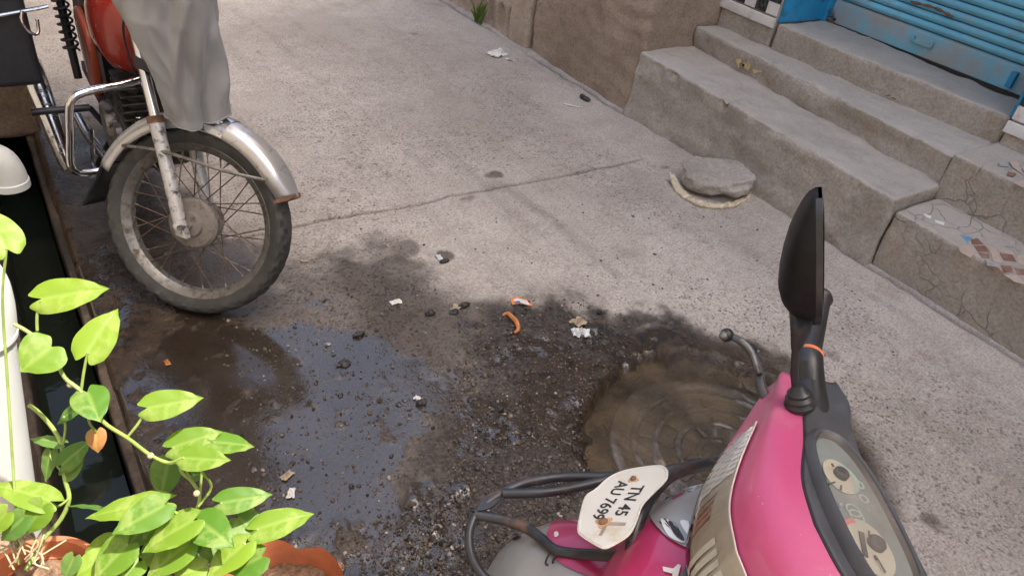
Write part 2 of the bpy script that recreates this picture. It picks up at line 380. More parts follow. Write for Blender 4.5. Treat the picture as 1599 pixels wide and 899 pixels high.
def gravelmat():
    t = NT('wet_gravel'); g = t.n('ShaderNodeNewGeometry').outputs['Random Per Island']
    c = t.mix(t.ramp(g, .0, .75), (.025, .02, .017), (.11, .085, .065)); c = t.mix(t.ramp(g, .93, 1.), c, (.36, .31, .26))
    t.set('Base Color', c).set('Roughness', .32); return t.m
M['gravel'] = gravelmat()
def watermat(name, body, rough, scale, bump, alpha):
    t = NT(name); t.set('Base Color', body).set('Roughness', rough).set('IOR', 1.33).set('Specular IOR Level', .5)
    t.bump(t.noise(scale, 3), bump, .004)
    if alpha < 1:
        tr = t.n('ShaderNodeBsdfTransparent'); ms = t.n('ShaderNodeMixShader'); ms.inputs[0].default_value = alpha
        t.l(tr.outputs[0], ms.inputs[1]); t.l(t.p.outputs[0], ms.inputs[2]); t.l(ms.outputs[0], t.out.inputs[0])
    return t
_w = watermat('drain_water', (.012, .017, .012), .02, 14, .10, 1); M['drainwater'] = _w.m
_w = watermat('muddy_water', (.105, .078, .046), .03, 10, .03, .5); _al = [n for n in _w.t.nodes if n.type == 'MIX_SHADER'][0]; _w.l(_w.ramp(_w.noise(7, 5, .6), .35, .65, .28, .62), _al.inputs[0])
_w.set('Base Color', _w.mix(_w.ramp(_w.noise(5, 5), .35, .65), (.060, .047, .034), (.165, .122, .075))); M['mudwater'] = _w.m
def lensmat(nm, lo_, hi_, rg_):
    t = NT(nm); t.t.nodes.remove(t.p)
    gl = t.n('ShaderNodeBsdfGlossy'); gl.inputs['Roughness'].default_value = rg_
    tr = t.n('ShaderNodeBsdfTransparent'); tr.inputs[0].default_value = (.98, .97, .95, 1)
    df = t.n('ShaderNodeBsdfDiffuse'); df.inputs[0].default_value = (.42, .36, .31, 1)
    a = t.n('ShaderNodeMixShader'); t.l(t.ramp(t.noise(9, 5), .35, .75, lo_, hi_), a.inputs[0]); t.l(tr.outputs[0], a.inputs[1]); t.l(df.outputs[0], a.inputs[2])
    fr = t.n('ShaderNodeFresnel'); fr.inputs[0].default_value = 1.45
    b = t.n('ShaderNodeMixShader'); t.l(fr.outputs[0], b.inputs[0]); t.l(a.outputs[0], b.inputs[1]); t.l(gl.outputs[0], b.inputs[2]); t.l(b.outputs[0], t.out.inputs[0]); return t.m
M['lens'] = lensmat('clear_lamp_lens', .0, .12, .06); M['glass'] = lensmat('scratched_cluster_glass', .14, .34, .12)
M['mirrorglass'] = simple('mirror_glass', (.8, .8, .8), .02, 1., .02)

def lanemat():
    t = NT('lane_concrete'); damp, water, grit, mud, smooth, crack = [t.attr(k) for k in ('damp', 'water', 'grit', 'mud', 'smooth', 'crack')]
    big = t.noise(1.1, 6, .6); mid = t.noise(6, 6, .65); fine = t.noise(120, 4, .6)
    c = t.mix(t.ramp(big, .3, .7), (.358, .319, .281), (.452, .408, .364))
    c = t.mix(t.math('MULTIPLY', t.ramp(mid, .45, .75), .45), c, (.25, .21, .168))
    c = t.mix(t.math('MULTIPLY', t.ramp(t.noise(.75, 6, .62, dist=.5), .42, .66), .42), c, (.235, .205, .17))
    c = t.mix(t.math('MULTIPLY', t.ramp(t.noise(2.6, 6, .7, dist=.8), .58, .72), .35), c, (.48, .445, .40))
    mp_ = t.n('ShaderNodeMapping'); mp_.inputs['Rotation'].default_value = (0, 0, .35); mp_.inputs['Scale'].default_value = (5., .55, 1.); t.l(t.co, mp_.inputs['Vector'])
    stk = t.ramp(t.noise(1.6, 6, .65, co=mp_.outputs[0]), .52, .70); c = t.mix(t.math('MULTIPLY', stk, .38), c, (.225, .20, .172))
    # exposed aggregate: small dark pits with a pale matrix
    nw = t.n('ShaderNodeTexNoise'); nw.inputs['Scale'].default_value = 40; t.l(t.co, nw.inputs['Vector']); mw = t.n('ShaderNodeMix', data_type='VECTOR'); mw.inputs[0].default_value = .022; t.l(t.co, mw.inputs[4]); t.l(nw.outputs[1], mw.inputs[5])
    vz = t.n('ShaderNodeTexVoronoi'); vz.inputs['Scale'].default_value = 66; t.l(mw.outputs[1], vz.inputs['Vector'])
    pit = t.math('MULTIPLY', t.math('SUBTRACT', 1., t.ramp(vz.outputs['Distance'], .2, .48)), t.ramp(t.noise(22, 5, .65), .40, .58))
    vy = t.n('ShaderNodeTexVoronoi'); vy.inputs['Scale'].default_value = 135; t.l(t.co, vy.inputs['Vector'])
    pit2 = t.math('MULTIPLY', t.math('SUBTRACT', 1., t.ramp(vy.outputs['Distance'], .15, .5)), t.ramp(t.noise(18, 3), .4, .62))
    pits = t.math('MAXIMUM', pit, t.math('MULTIPLY', pit2, .8))
    rough_zone = t.math('MULTIPLY', t.math('SUBTRACT', 1., t.math('MULTIPLY', smooth, .8)), t.ramp(t.noise(1.7, 5, .6), .3, .62, .25, 1.))
    pits = t.math('MULTIPLY', pits, rough_zone)
    c = t.mix(t.math('MULTIPLY', pits, .75), c, (.115, .088, .075))
    c = t.mix(.55, c, t.mix(t.ramp(fine, .3, .7), (.3, .3, .3), (.72, .72, .72)), 'OVERLAY')
    spots = t.ramp(t.noise(9, 3, .5), .69, .75); c = t.mix(t.math('MULTIPLY', spots, .4), c, (.15, .12, .105))
    # wet, grit, mud
    c = t.mix(damp, c, t.mix(1., c, (.215, .187, .16), 'MULTIPLY'))
    gcol = t.mix(t.ramp(t.noise(75, 5, .7), .35, .68), (.012, .0105, .0095), (.085, .070, .060))
    c = t.mix(t.math('MULTIPLY', grit, .9), c, gcol)
    mcol = t.mix(t.ramp(t.noise(22, 6, .7), .35, .68), (.016, .010, .006), (.062, .040, .024))
    c = t.mix(mud, c, mcol)
    c = t.mix(t.math('MULTIPLY', water, .72), c, (.022, .017, .013))
    c = t.mix(t.math('MULTIPLY', crack, .85), c, (.06, .045, .04))
    rg = t.math('SUBTRACT', .9, t.math('MULTIPLY', damp, t.ramp(mid, .3, .7, .50, .68)))
    rg = t.math('MAXIMUM', t.math('SUBTRACT', rg, t.math('MULTIPLY', water, .9)), t.ramp(t.noise(26, 5, .7), .42, .68, .03, .22))
    t.set('Base Color', c).set('Roughness', rg).set('Specular IOR Level', t.math('ADD', .3, t.math('MULTIPLY', water, .75)))
    hgt = t.math('ADD', t.math('MULTIPLY', pits, -.8), t.math('ADD', t.math('MULTIPLY', fine, .35), t.math('MULTIPLY', t.noise(45, 5, .65), t.math('ADD', .4, grit))))
    t.bump(hgt, t.math('MULTIPLY', t.math('SUBTRACT', 1.0, t.math('MULTIPLY', water, .88)), .65), .006)
    return t.m
M['lane'] = lanemat()
M['earth'] = concrete('dry_earth', (.25, .2, .16), (.18, .14, .11))

# ================================================================== SETTING
tag(mesh('ground', MB().grid([[(x, y, -.75) for y in (-300, 300)] for x in (-300, 300)], flip=True), M['earth']), kind='structure')
DR0, DR1 = -.13, .05            # drain edges in X
MC = V(1.505, .777); MR = .335   # manhole centre
def gp(pts): return [tuple(G(*p)[:2]) for p in pts]
def lane():
    xs = np.concatenate([np.arange(DR1-.004, 2.06, .0095), np.arange(2.06, 2.96, .014)])
    ys = np.concatenate([[-40, -15, -6, -3, -1.5], np.arange(-.6, .3, .03), np.arange(.3, 2.6, .0095), np.arange(2.6, 5.6, .018), np.arange(5.7, 9, .15), [9.5, 11, 14, 20, 40]])
    X, Y = np.meshgrid(xs, ys, indexing='ij')
    lo = fbm2(X*1.3, Y*1.3, 3, 1); wob = fbm2(X*4, Y*4, 5, 2); wf = fbm2(X*16, Y*16, 4, 3)
    # damp apron along the drain and across to the manhole
    dp = [(-.6, 3.9), (.05, 3.9)]+gp([ (150, 205), (330, 330), (430, 410), (500, 400), (560, 385), (600, 350), (660, 370), (720, 440), (800, 462), (900, 462), (1010, 488), (1130, 508), (1215, 545), (1275, 590), (1330, 670), (1370, 720), (1385, 790), (1340, 860), (1300, 1100)])+[(1.0, -.5), (-.6, -.5)]
    s = sdpoly(X, Y, dp); damp = np.clip(sstep(-.05, .10, s+.07*wob+.045*wf)*(.80+.2*sstep(-.3, .5, fbm2(X*2.2, Y*2.2, 4, 19)))+.35*sstep(.55, .15, X)*sstep(3.8, 3., Y), 0, 1)  # drain-side boost: wet ground plus shade by the motorcycle painted darker
    fp = gp([(330, 470), (390, 500), (480, 500), (570, 515), (670, 550), (745, 605), (775, 690), (765, 740), (725, 775), (730, 840), (670, 890), (560, 930)])+[(.3, .3), (-.3, .3), (-.3, 2.2), (.2, 2.5)]
    fs = sdpoly(X, Y, fp)
    gpz = gp([(765, 490), (860, 460), (1000, 488), (1100, 504), (1170, 540), (1000, 560), (950, 640), (950, 760), (900, 900), (760, 1000), (560, 930), (640, 810), (675, 720), (715, 620), (740, 540)])
    gs = sdpoly(X, Y, gpz); grit = sstep(-.05, .07, gs+.06*wob+.06*wf)
    mp = gp([(760, 610), (840, 570), (930, 540), (1010, 520), (1140, 540), (1250, 620), (1250, 800), (960, 800), (880, 720), (780, 700), (720, 650)])
    msd = sdpoly(X, Y, mp); mud = sstep(-.02, .05, msd+.05*wob+.05*wf)*.9
    mud = np.maximum(mud, .8*sstep(.52, .2, X+.12*wob)*sstep(3.7, 3.2, Y)*sstep(1.35, 1.75, Y))  # strip under the motorcycle: wet mud with its shade painted in
    gut = sstep(2.38, 2.62, X+.08*wob)          # smoother trowelled strip by the steps
    smooth = np.clip(gut*.8+.6*sstep(.25, .6, fbm2(X*1.1+5, Y*1.1, 3, 9))+.5*sstep(3.2, 5., Y), 0, 1)
    z = .005*lo+.003*wob+.0014*wf+.0012*vn2(X*70, Y*70, 5)
    z += .012*gut*0+.010*sstep(2.55, 2.86, X)
    z += grit*(.006*np.abs(wf)+.004*vn2(X*45, Y*45, 8)-.004)
    # long crack across the lane, with a side branch
    yc = 2.345+.010*vn2(X*3.3, X*0, 11)+.006*vn2(X*17, X*0, 12)
    on = sstep(2.6, 2.5, X)*sstep(.35, .6, .75+.5*vn2(X*4, X*0, 13))
    wdt = .0055+.004*np.clip(vn2(X*9, X*0, 14), 0, 1)
    crack = np.exp(-((Y-yc)/wdt)**2)*on
    # joint where the trowelled strip begins and an edge crack at the foot of the steps
    ye = 2.835+.012*vn2(Y*5, Y*0, 15)+.006*vn2(Y*19, Y*0, 16)
    crack = np.maximum(crack, .8*np.exp(-((X-ye)/.011)**2)*sstep(-.2, .3, vn2(Y*2.3, Y*0, 17)+.4))
    z -= .014*crack
    # water film
    basin = sstep(-.10, .12, fs+.05*wob); z -= .0088*basin*(1-.4*grit); lvl = -.0062; z += basin*(.0032*wf+.0062*np.clip(vn2(X*38, Y*38, 24)+.5*vn2(X*75, Y*75, 25)-.10, 0, 1)+.003*fbm2(X*3, Y*3, 3, 26))
    depth = lvl-(z+.0025*wob*basin); water = sstep(-.0012, .0016, depth)*sstep(.02, .2, basin)
    z = np.where(basin > .02, np.maximum(z, np.where(water > .5, lvl, z)), z)
    # second, faint streaks of wet by the gritty patch
    stre = sstep(.12, .42, fbm2(X*5+Y*2, Y*8, 4, 21)+.25*wf)*np.maximum(np.maximum(grit, mud), .9*sstep(.0, .12, s))*sstep(1.95, 1.5, Y+.3*wob)*.9; water = np.maximum(water, stre)
    # pit round the manhole
    rr = np.hypot(X-MC[0], Y-MC[1])+.03*wob+.012*wf
    pit = sstep(.445, .37, rr); z -= .062*pit
    smear = gp([(560, 500), (1000, 470)])
    mud = np.maximum(mud, sstep(.52, .40, rr))*(1-.35*np.clip(wf, 0, 1))
    for (px, py, rad, k) in ((775, 272, .055, .8), (736, 308, .04, .6), (632, 386, .05, .7), (690, 398, .03, .9), (560, 520, .03, .9), (1040, 262, .02, .5), (1452, 808, .03, .7), (1300, 552, .03, .4), (780, 290, .09, .3)):
        c = G(px, py); q = np.hypot(X-c[0], (Y-c[1])*1.2)+.02*wf+.015*wob
        damp = np.maximum(damp, k*sstep(rad, rad*.5, q))
    sa_, sb_ = G(785, 285), G(965, 430); tt = np.clip(((X-sa_[0])*(sb_[0]-sa_[0])+(Y-sa_[1])*(sb_[1]-sa_[1]))/((sb_[0]-sa_[0])**2+(sb_[1]-sa_[1])**2), 0, 1); ds = np.hypot(X-sa_[0]-tt*(sb_[0]-sa_[0])+.02*wob, Y-sa_[1]-tt*(sb_[1]-sa_[1])+.015*wf)
    damp = np.maximum(damp, .38*np.exp(-(ds/.03)**2)*(1-.5*tt)); damp = np.maximum(damp, .30*sstep(.2, .5, fbm2(X*1.6+3, Y*1.6, 4, 51))*sstep(.15, 0., s*-1))
    z -= .05*sstep(DR1+.025, DR1-.006, X)
    mb = MB(); P = np.stack([X, Y, z], -1); nx, ny = X.shape
    me = bpy.data.meshes.new('lane'); idx = np.arange(nx*ny).reshape(nx, ny)
    q = np.stack([idx[:-1, :-1], idx[1:, :-1], idx[1:, 1:], idx[:-1, 1:]], -1).reshape(-1, 4)
    me.from_pydata(P.reshape(-1, 3).tolist(), [], q.tolist())
    for k, a in dict(damp=damp, water=water, grit=grit, mud=mud, smooth=smooth, crack=crack).items():
        at = me.attributes.new(k, 'FLOAT', 'POINT'); at.data.foreach_set('value', np.clip(a, 0, 1).ravel().astype(np.float32))
    o = link('lane', me, M['lane'], sharp=180); tag(o, kind='structure')
    return X, Y, z
LX, LY, LZ = lane()
def lz(x, y):
    i = np.clip(np.searchsorted(LX[:, 0], x), 0, LX.shape[0]-1); j = np.clip(np.searchsorted(LY[0], y), 0, LX.shape[1]-1); return float(LZ[i, j])
def gl(px, py, up=0.): p = G(px, py); p[2] = lz(p[0], p[1])+up; return p
# drain channel: two walls, bed and black water
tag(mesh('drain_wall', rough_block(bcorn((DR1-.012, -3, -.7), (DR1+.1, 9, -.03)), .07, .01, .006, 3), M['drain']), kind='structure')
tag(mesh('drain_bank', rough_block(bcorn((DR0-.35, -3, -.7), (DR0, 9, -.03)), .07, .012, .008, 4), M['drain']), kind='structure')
tag(mesh('drain_water', MB().grid([[(x, y, -.27) for y in np.linspace(-3, 9, 3)] for x in (DR0-.05, DR1-.02)], flip=True), M['drainwater']), kind='structure')
tag(mesh('house_plinth', rough_block(bcorn((-1.3, -2.5, -.7), (-.145, 1.62, .30)), .06, .015, .004, 5), M['slab']), kind='structure')
# slab that bridges the drain under the parked motorcycle
o = mesh('drain_slab', rough_block(bcorn((-1.2, 3.45, -.02), (.098, 4.6, .34)), .04, .02, .008, 6), M['slab']); tag(o, 'brown stone slab bridging the drain behind the parked motorcycle', 'slab')
# muddy pit: round cover and water
mc = V(MC[0], MC[1], -.0405); tilt = nrm(V(.018, .040, 1)); cover = thing('manhole_cover', 'round concrete manhole cover with raised rings, half under muddy water', 'manhole cover', (MC[0], MC[1], -.09))
prof = [(.001, 0)]
for r in (.055, .12, .185, .25): prof += [(r, 0), (r+.003, .008), (r+.011, .009), (r+.018, .008), (r+.022, 0)]
prof += [(.30, 0), (.306, .007), (MR-.006, .007), (MR, .0), (MR, -.05)]
mbm = MB().lathe(prof, mc, tilt, 144)
mbm.v = [tuple(V(*p)+V(0, 0, .006*float(fbm2(np.array(p[0]*20), np.array(p[1]*20), 3, 31))+.006*float(fbm2(np.array(p[0]*6), np.array(p[1]*6), 2, 32)))) for p in mbm.v]
t = concrete('muddy_cover', (.115, .098, .08), (.055, .045, .036), amt=.6); t.node_tree.nodes['Principled BSDF'].inputs['Roughness'].default_value = .16; t.node_tree.nodes['Principled BSDF'].inputs['Specular IOR Level'].default_value = .7
mesh('disc', mbm, t, cover, sharp=60)
for k in range(14):
    mbm = MB()
    a = 2*math.pi*k/14+.1; u = V(math.cos(a), math.sin(a), 0); rb = (.095, .16, .226)[k % 3]; mbm.obox(mc+u*rb+V(0, 0, .002-(.018*u[0]+.04*u[1])*rb), u*.02, np.cross(V(0, 0, 1), u)*.006, V(0, 0, .006)); mesh('rib', mbm, t, cover)
pud = []
for k in range(64):
    a = 2*math.pi*k/64; rr = .53; pud.append((MC[0]+rr*math.cos(a), MC[1]+rr*math.sin(a), -.0375))
tag(mesh('puddle', MB().add([(MC[0], MC[1], -.0375)]+pud, [(0, 1+k, 1+(k+1) % 64) for k in range(64)]), M['mudwater']), kind='structure')

# ------------------------------------------------------------------ shop steps (three), neighbour's steps, walls
YA0, YA1 = 1.225, 2.80           # flight in front of the blue shutter
sa = thing('concrete_steps', 'three worn cement steps leading up to the blue roller shutter', 'steps', (3.1, 2.0, 0))
def chip(seed, xf, zt):           # broken front edge
    def fn(W):
        e = np.exp(-((W[..., 2]-zt)/.022)**2)*np.exp(-((W[..., 0]-xf)/.03)**2)
        n = vn3(W[..., 1]*7, W[..., 1]*0, W[..., 1]*0, seed)+.8*vn3(W[..., 1]*27, W[..., 2]*24, W[..., 0]*0, seed+1)
        und = .016*np.exp(-((W[..., 2]-zt+.09)/.05)**2)*(W[..., 0] < xf+.03)*vn3(W[..., 1]*3, W[..., 2]*8, W[..., 0]*0, seed+2)
        return -.030*np.clip(n, 0, 1)*e-und
    return fn
def hole(W):
    c = XP(1130, 163, 2.84); d = ((W[..., 1]-c[1])/.016)**2+((W[..., 2]-c[2])/.025)**2+((W[..., 0]-c[0])/.05)**2
    base = .03*sstep(.13, .0, W[..., 2])*(.6+.5*vn3(W[..., 1]*4, W[..., 2]*9, W[..., 0]*0, 88))*(W[..., 0] < 2.9)
    ck = .006*np.exp(-((W[..., 1]-c[1]+.02*vn3(W[..., 2]*12, W[..., 2]*0, W[..., 2]*0, 71))/.007)**2)*(W[..., 0] < 3.)
    return -.035*np.exp(-d)-ck+base
c1 = chip(41, 2.84, .335)
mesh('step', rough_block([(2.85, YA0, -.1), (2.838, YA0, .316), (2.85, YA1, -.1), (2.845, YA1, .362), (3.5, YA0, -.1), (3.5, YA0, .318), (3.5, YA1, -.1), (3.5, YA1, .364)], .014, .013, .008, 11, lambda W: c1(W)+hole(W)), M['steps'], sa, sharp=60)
c2 = chip(45, 3.19, .47)
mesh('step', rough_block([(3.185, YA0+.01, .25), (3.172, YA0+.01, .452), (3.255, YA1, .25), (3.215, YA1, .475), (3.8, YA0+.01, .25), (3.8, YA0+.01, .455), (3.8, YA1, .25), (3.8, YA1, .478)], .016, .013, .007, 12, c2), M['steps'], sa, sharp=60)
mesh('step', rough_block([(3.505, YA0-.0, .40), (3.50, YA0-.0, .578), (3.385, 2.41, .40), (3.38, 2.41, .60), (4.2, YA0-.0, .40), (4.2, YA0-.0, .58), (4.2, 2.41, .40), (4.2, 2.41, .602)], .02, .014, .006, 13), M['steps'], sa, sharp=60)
# yellow paint left on the second riser
mbp = MB()
for (px, py, a, b) in ((1152, 98, 3, 7), (1166, 103, 7, 6), (1182, 110, 8, 5), (1187, 101, 5, 3), (1160, 102, 3, 3), (1195, 114, 2, 2)):
    pts = []
    for k in range(9):
        th = 2*math.pi*k/9; q = 1+.35*math.sin(k*2.3+px); p = XP(px+a*q*math.cos(th), py+b*q*math.sin(th), 3.208); pts.append(p)
    mbp.prism(pts, V(.012, 0, 0))
mesh('paint_patch', mbp, simple('old_yellow_paint', (.50, .40, .20), .8, 0, .2, 30), sa, smooth=False)
sb = thing('mosaic_steps', 'cement steps with broken brown and cream floor tiles set into treads', 'steps', (3.1, .6, 0))
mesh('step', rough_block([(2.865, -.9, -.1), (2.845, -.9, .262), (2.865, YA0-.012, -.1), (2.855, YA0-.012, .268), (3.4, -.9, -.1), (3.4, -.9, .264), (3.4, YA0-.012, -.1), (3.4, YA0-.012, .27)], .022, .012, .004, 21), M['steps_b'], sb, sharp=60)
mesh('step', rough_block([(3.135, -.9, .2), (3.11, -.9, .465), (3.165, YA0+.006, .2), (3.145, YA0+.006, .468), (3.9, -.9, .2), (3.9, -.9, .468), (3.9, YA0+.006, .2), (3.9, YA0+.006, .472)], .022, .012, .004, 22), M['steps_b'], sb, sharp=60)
def cp(pts, sc, ox, oy, z): return [G(x/sc+ox, y/sc+oy, z) for x, y in pts]
Tl = [('tile_brown', [(640, 400), (690, 392), (738, 438), (652, 440)]), ('tile_brown', [(660, 447), (742, 445), (782, 500), (690, 488)]), ('tile_brown', [(692, 494), (776, 506), (782, 537), (724, 532)]),
      ('tile_brown', [(852, 496), (950, 516), (980, 566), (884, 552)]), ('tile_brown', [(862, 592), (940, 597), (955, 645), (892, 635)]), ('tile_brown', [(965, 612), (1060, 622), (1060, 668), (985, 660)]), ('tile_brown', [(790, 610), (850, 616), (876, 650), (822, 640)]),
      ('tile_pink', [(545, 450), (640, 447), (672, 500), (640, 535), (562, 492)]), ('tile_pink', [(748, 445), (830, 470), (872, 580), (802, 558), (790, 502)]), ('tile_pink', [(846, 472), (950, 490), (966, 512), (852, 492)]), ('tile_pink', [(985, 520), (1060, 500), (1060, 600), (990, 570)]),
      ('tile_pink', [(880, 655), (980, 668), (1040, 730), (960, 710)]), ('tile_blue', [(562, 365), (650, 385), (618, 432), (600, 402)]), ('tile_grey', [(750, 545), (850, 582), (852, 606), (762, 590)]), ('tile_white', [(290, 205), (350, 230), (345, 245), (295, 222)]), ('tile_white', [(370, 255), (450, 275), (440, 295), (380, 275)])]
for mt, pts in Tl: bev(mesh('tile', MB().prism(cp(pts, 4.73, 1380, 290, .2675), V(0, 0, .0035)), M[mt], sb, smooth=False), .001, 1)
for mt, pts in [('tile_pink', [(1060, 550), (1140, 560), (1150, 640), (1080, 590)]), ('tile_brown', [(1050, 625), (1110, 635), (1090, 660), (1045, 650)]), ('tile_grey', [(985, 560), (1050, 565), (1060, 590), (990, 580)]), ('tile_pink', [(1090, 700), (1164, 680), (1200, 720), (1164, 740)]), ('tile_grey', [(1130, 575), (1164, 570), (1190, 640), (1160, 620)]), ('tile_brown', [(1165, 640), (1230, 650), (1240, 700), (1180, 690)])]:
    bev(mesh('tile', MB().prism(cp(pts, 4.494, 1340, 130, .4715), V(0, 0, .003)), M[mt], sb, smooth=False), .001, 1)
# plastered pedestal / neighbour house wall
nb = thing('neighbour_house', 'low brown plastered house with carved base wall beside the steps', 'house', (4, 4, 0))
def wav(W): return .006*np.sin(W[..., 2]*55+5*vn3(W[..., 1]*5, W[..., 2]*3, W[..., 0]*0, 55))*(W[..., 0] < 2.9)*(.5+.5*vn3(W[..., 1]*3, W[..., 2]*4, W[..., 0]*0, 56))
mesh('base_wall', rough_block([(2.87, YA1+.003, -.1), (2.845, YA1+.003, 1.3), (2.895, 3.83, -.1), (2.875, 3.83, 1.3), (4.0, YA1+.003, -.1), (4.0, YA1+.003, 1.3), (4., 3.83, -.1), (4., 3.83, 1.3)], .025, .03, .007, 31, wav), M['plaster'], nb, sharp=60)
mesh('pilaster', rough_block(bcorn((2.868, 3.845, -.1), (3.2, 4.06, 1.3)), .03, .02, .004, 32), M['plaster2'], nb, sharp=60)
def carve(W):    # almond-shaped recesses between raised ribs
    y = W[..., 1]/.125; z = W[..., 2]/.20; i = np.floor(z); yy = y+.5*(i % 2); a = np.abs(yy-np.floor(yy)-.5)*2; b = np.abs(z-i-.5)*2
    q = sstep(1.05, .75, np.sqrt((a*1.25)**2+(b*1.02)**2)); return np.where(W[..., 0] < 2.95, -.03*q, 0)
mesh('carved_panel', rough_block(bcorn((2.885, 4.063, -.1), (3.2, 5.9, 1.3)), .014, .02, .003, 33, carve), M['plaster2'], nb, sharp=60)
mesh('upper_wall', MB().box((2.90, 2.815, 1.303), (7.5, 4.9, 3.3)), M['plaster'], nb, smooth=False)
mesh('roof_slab', MB().box((2.7, 2.83, 3.302), (7.6, 5.0, 3.45)), M['plaster2'], nb, smooth=False)
mesh('window', MB().box((2.88, 3.3, 1.7), (2.899, 4.2, 2.8)), M['darkframe'], nb, smooth=False)
# low compound wall further up the lane
cw = mesh('compound_wall', rough_block(bcorn((2.9, 5.92, -.2), (3.15, 14, 1.9)), .12, .02, .01, 35), M['plaster2']); tag(cw, 'long plastered compound wall running on beyond the carved wall', 'wall')
# shop building above the shutter
shop = thing('shop_building', 'plastered shop front rising above the blue roller shutter', 'building', (4, 1.8, 0))
XS = 3.79
mesh('front_wall', MB().box((3.42, -9, 2.75), (8, 2.812, 9.9)), M['plaster2'], shop, smooth=False)
mesh('stair_tower', MB().box((3.42, -1.9, 9.902), (8, 2.3, 13.6)), M['plaster2'], shop, smooth=False)  # unseen tower, added to keep the sun off the motorcycle
for k in range(4):
    for j in range(2): mesh('window', MB().box((3.40, -6.5+k*2.4, 3.7+j*3), (3.419, -5.4+k*2.4, 5.0+j*3)), M['darkframe'], shop, smooth=False)
mesh('back_wall', MB().box((4.3, -9, .2), (8, 2.81, 2.748)), M['plaster2'], shop, smooth=False)
# tiled pillars
def pillar(y0, y1, x0, z0, label, seed, cols):
    p = thing('tiled_pillar', label, 'pillar', ((x0+4.2)/2, (y0+y1)/2, z0-.1))
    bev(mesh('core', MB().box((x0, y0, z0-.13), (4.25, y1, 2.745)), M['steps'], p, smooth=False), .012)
    r = random.Random(seed); mesh('plinth_strip', rough_block(bcorn((x0-.016, y0-.005, z0-.005), (x0-.001, y1+.005, z0+.045)), .02, .004, .002, seed), M['tile_white'], p)
    n = cols; tw = (y1-y0)/n; zt = z0+.052; row = 0; th = .062
    while zt < 1.75:
        for k in range(n):
            s = (k+row) % 2; mt = 'tile_black' if s and r.random() < .8 else r.choice(['tile_white', 'tile_white', 'tile_grey'])
            ya = y0+k*tw+.0015; bev(mesh('tile', MB().box((x0-.009-r.random()*.002, ya, zt+.0015), (x0-.001, ya+tw-.003, zt+th-.0015)), M[mt], p, smooth=False), .002, 1)
        zt += th; row += 1
    return p
pillar(2.43, 2.80, 3.385, .575, 'black and white checked tile pillar between brown wall and blue jamb', 3, 5)
pillar(.86, 1.215, 3.48, .53, 'black and white checked tile pillar above the mosaic steps', 5, 5)
# roller shutter
sh = thing('roller_shutter', 'closed sky-blue roller shutter with scuffed bottom rail', 'shutter', (XS, 1.85, .6))
ys0, ys1 = 1.262, 2.385
zr = [.600, .716]
prof = [(-.012, zr[0]), (-.016, zr[0]+.004), (-.016, zr[1]-.02), (-.010, zr[1]-.006), (.0, zr[1]), (.012, zr[1]), (.012, zr[0])]
def extr(prof, ya, yb):
    return MB().grid([[(XS+x, y, z) for x, z in prof] for y in (ya, yb)], cv=True).add([(XS+x, ya, z) for x, z in prof]+[(XS+x, yb, z) for x, z in prof], [tuple(range(len(prof)))[::-1], tuple(range(len(prof), 2*len(prof)))])
mesh('bottom_rail', extr(prof, ys0, ys1), M['bluerail'], sh, sharp=30)
mesh('rubber_strip', MB().box((XS-.02, ys0, .584), (XS+.012, ys1, .5995)), M['darkframe'], sh, smooth=False)
me0 = None; zc = .718; k = 0
while zc < 2.71:
    hs = .0415; pr = [(.012, 0)]+[(-.003-.010*math.sin(math.pi*i/10), .003+(hs-.006)*i/10) for i in range(11)]+[(.012, hs-.001)]
    o = mesh('slat', extr([(x, zc+z+.0008) for x, z in pr], ys0, ys1), M['blue'], sh, sharp=35); zc += hs
for y in (ys0-.022, ys1+.022): bev(mesh('guide_rail', MB().box((XS-.06, y-.02, .6), (XS+.05, y+.02, 2.74)), M['bluejamb'], sh, smooth=False), .004)
mesh('door_jamb', MB().box((3.40, 2.412, .604), (XS+.05, 2.428, 2.74)), M['bluejamb'], sh, smooth=False)
mesh('door_jamb', MB().box((3.50, 1.219, .582), (XS+.05, 1.236, 2.74)), M['bluejamb'], sh, smooth=False)
# lock hasp at the left end, bolt at the right, rusty scar on a slat
p = XP(1297, 25, XS-.03); mbx = MB().tube(cat([p+V(0, .02, -.01), p+V(-.015, .015, .02), p+V(-.015, -.01, .03), p+V(0, -.015, .0)], 5), .006, 8).obox(p+V(0, 0, -.012), V(.012, 0, 0), V(0, .03, 0), V(0, 0, .008))
mesh('lock_hasp', mbx, M['alu'], sh)
p = XP(1440, 68, XS-.02); mesh('handle', MB().obox(p, V(.008, 0, 0), V(0, .055, 0), V(0, 0, .008)).obox(p+V(-.006, .05, .012), V(.006, 0, 0), V(0, .006, 0), V(0, 0, .012)).obox(p+V(-.006, -.05, .012), V(.006, 0, 0), V(0, .006, 0), V(0, 0, .012)), M['bluerail'], sh)
pts = [XP(x, y, XS-.014) for x, y in ((1422, 3), (1440, 7), (1458, 12), (1474, 19), (1488, 27))]; mesh('rust_scar', MB().tube(cat(pts, 4), [.004+.005*math.sin(i*.8)**2 for i in range(17)], 6), M['rust'], sh)
p = XP(1580, 125, XS-.035); mesh('bolt', MB().obox(p, V(.015, 0, 0), V(0, .012, 0), V(0, 0, .035)), M['bluejamb'], sh)
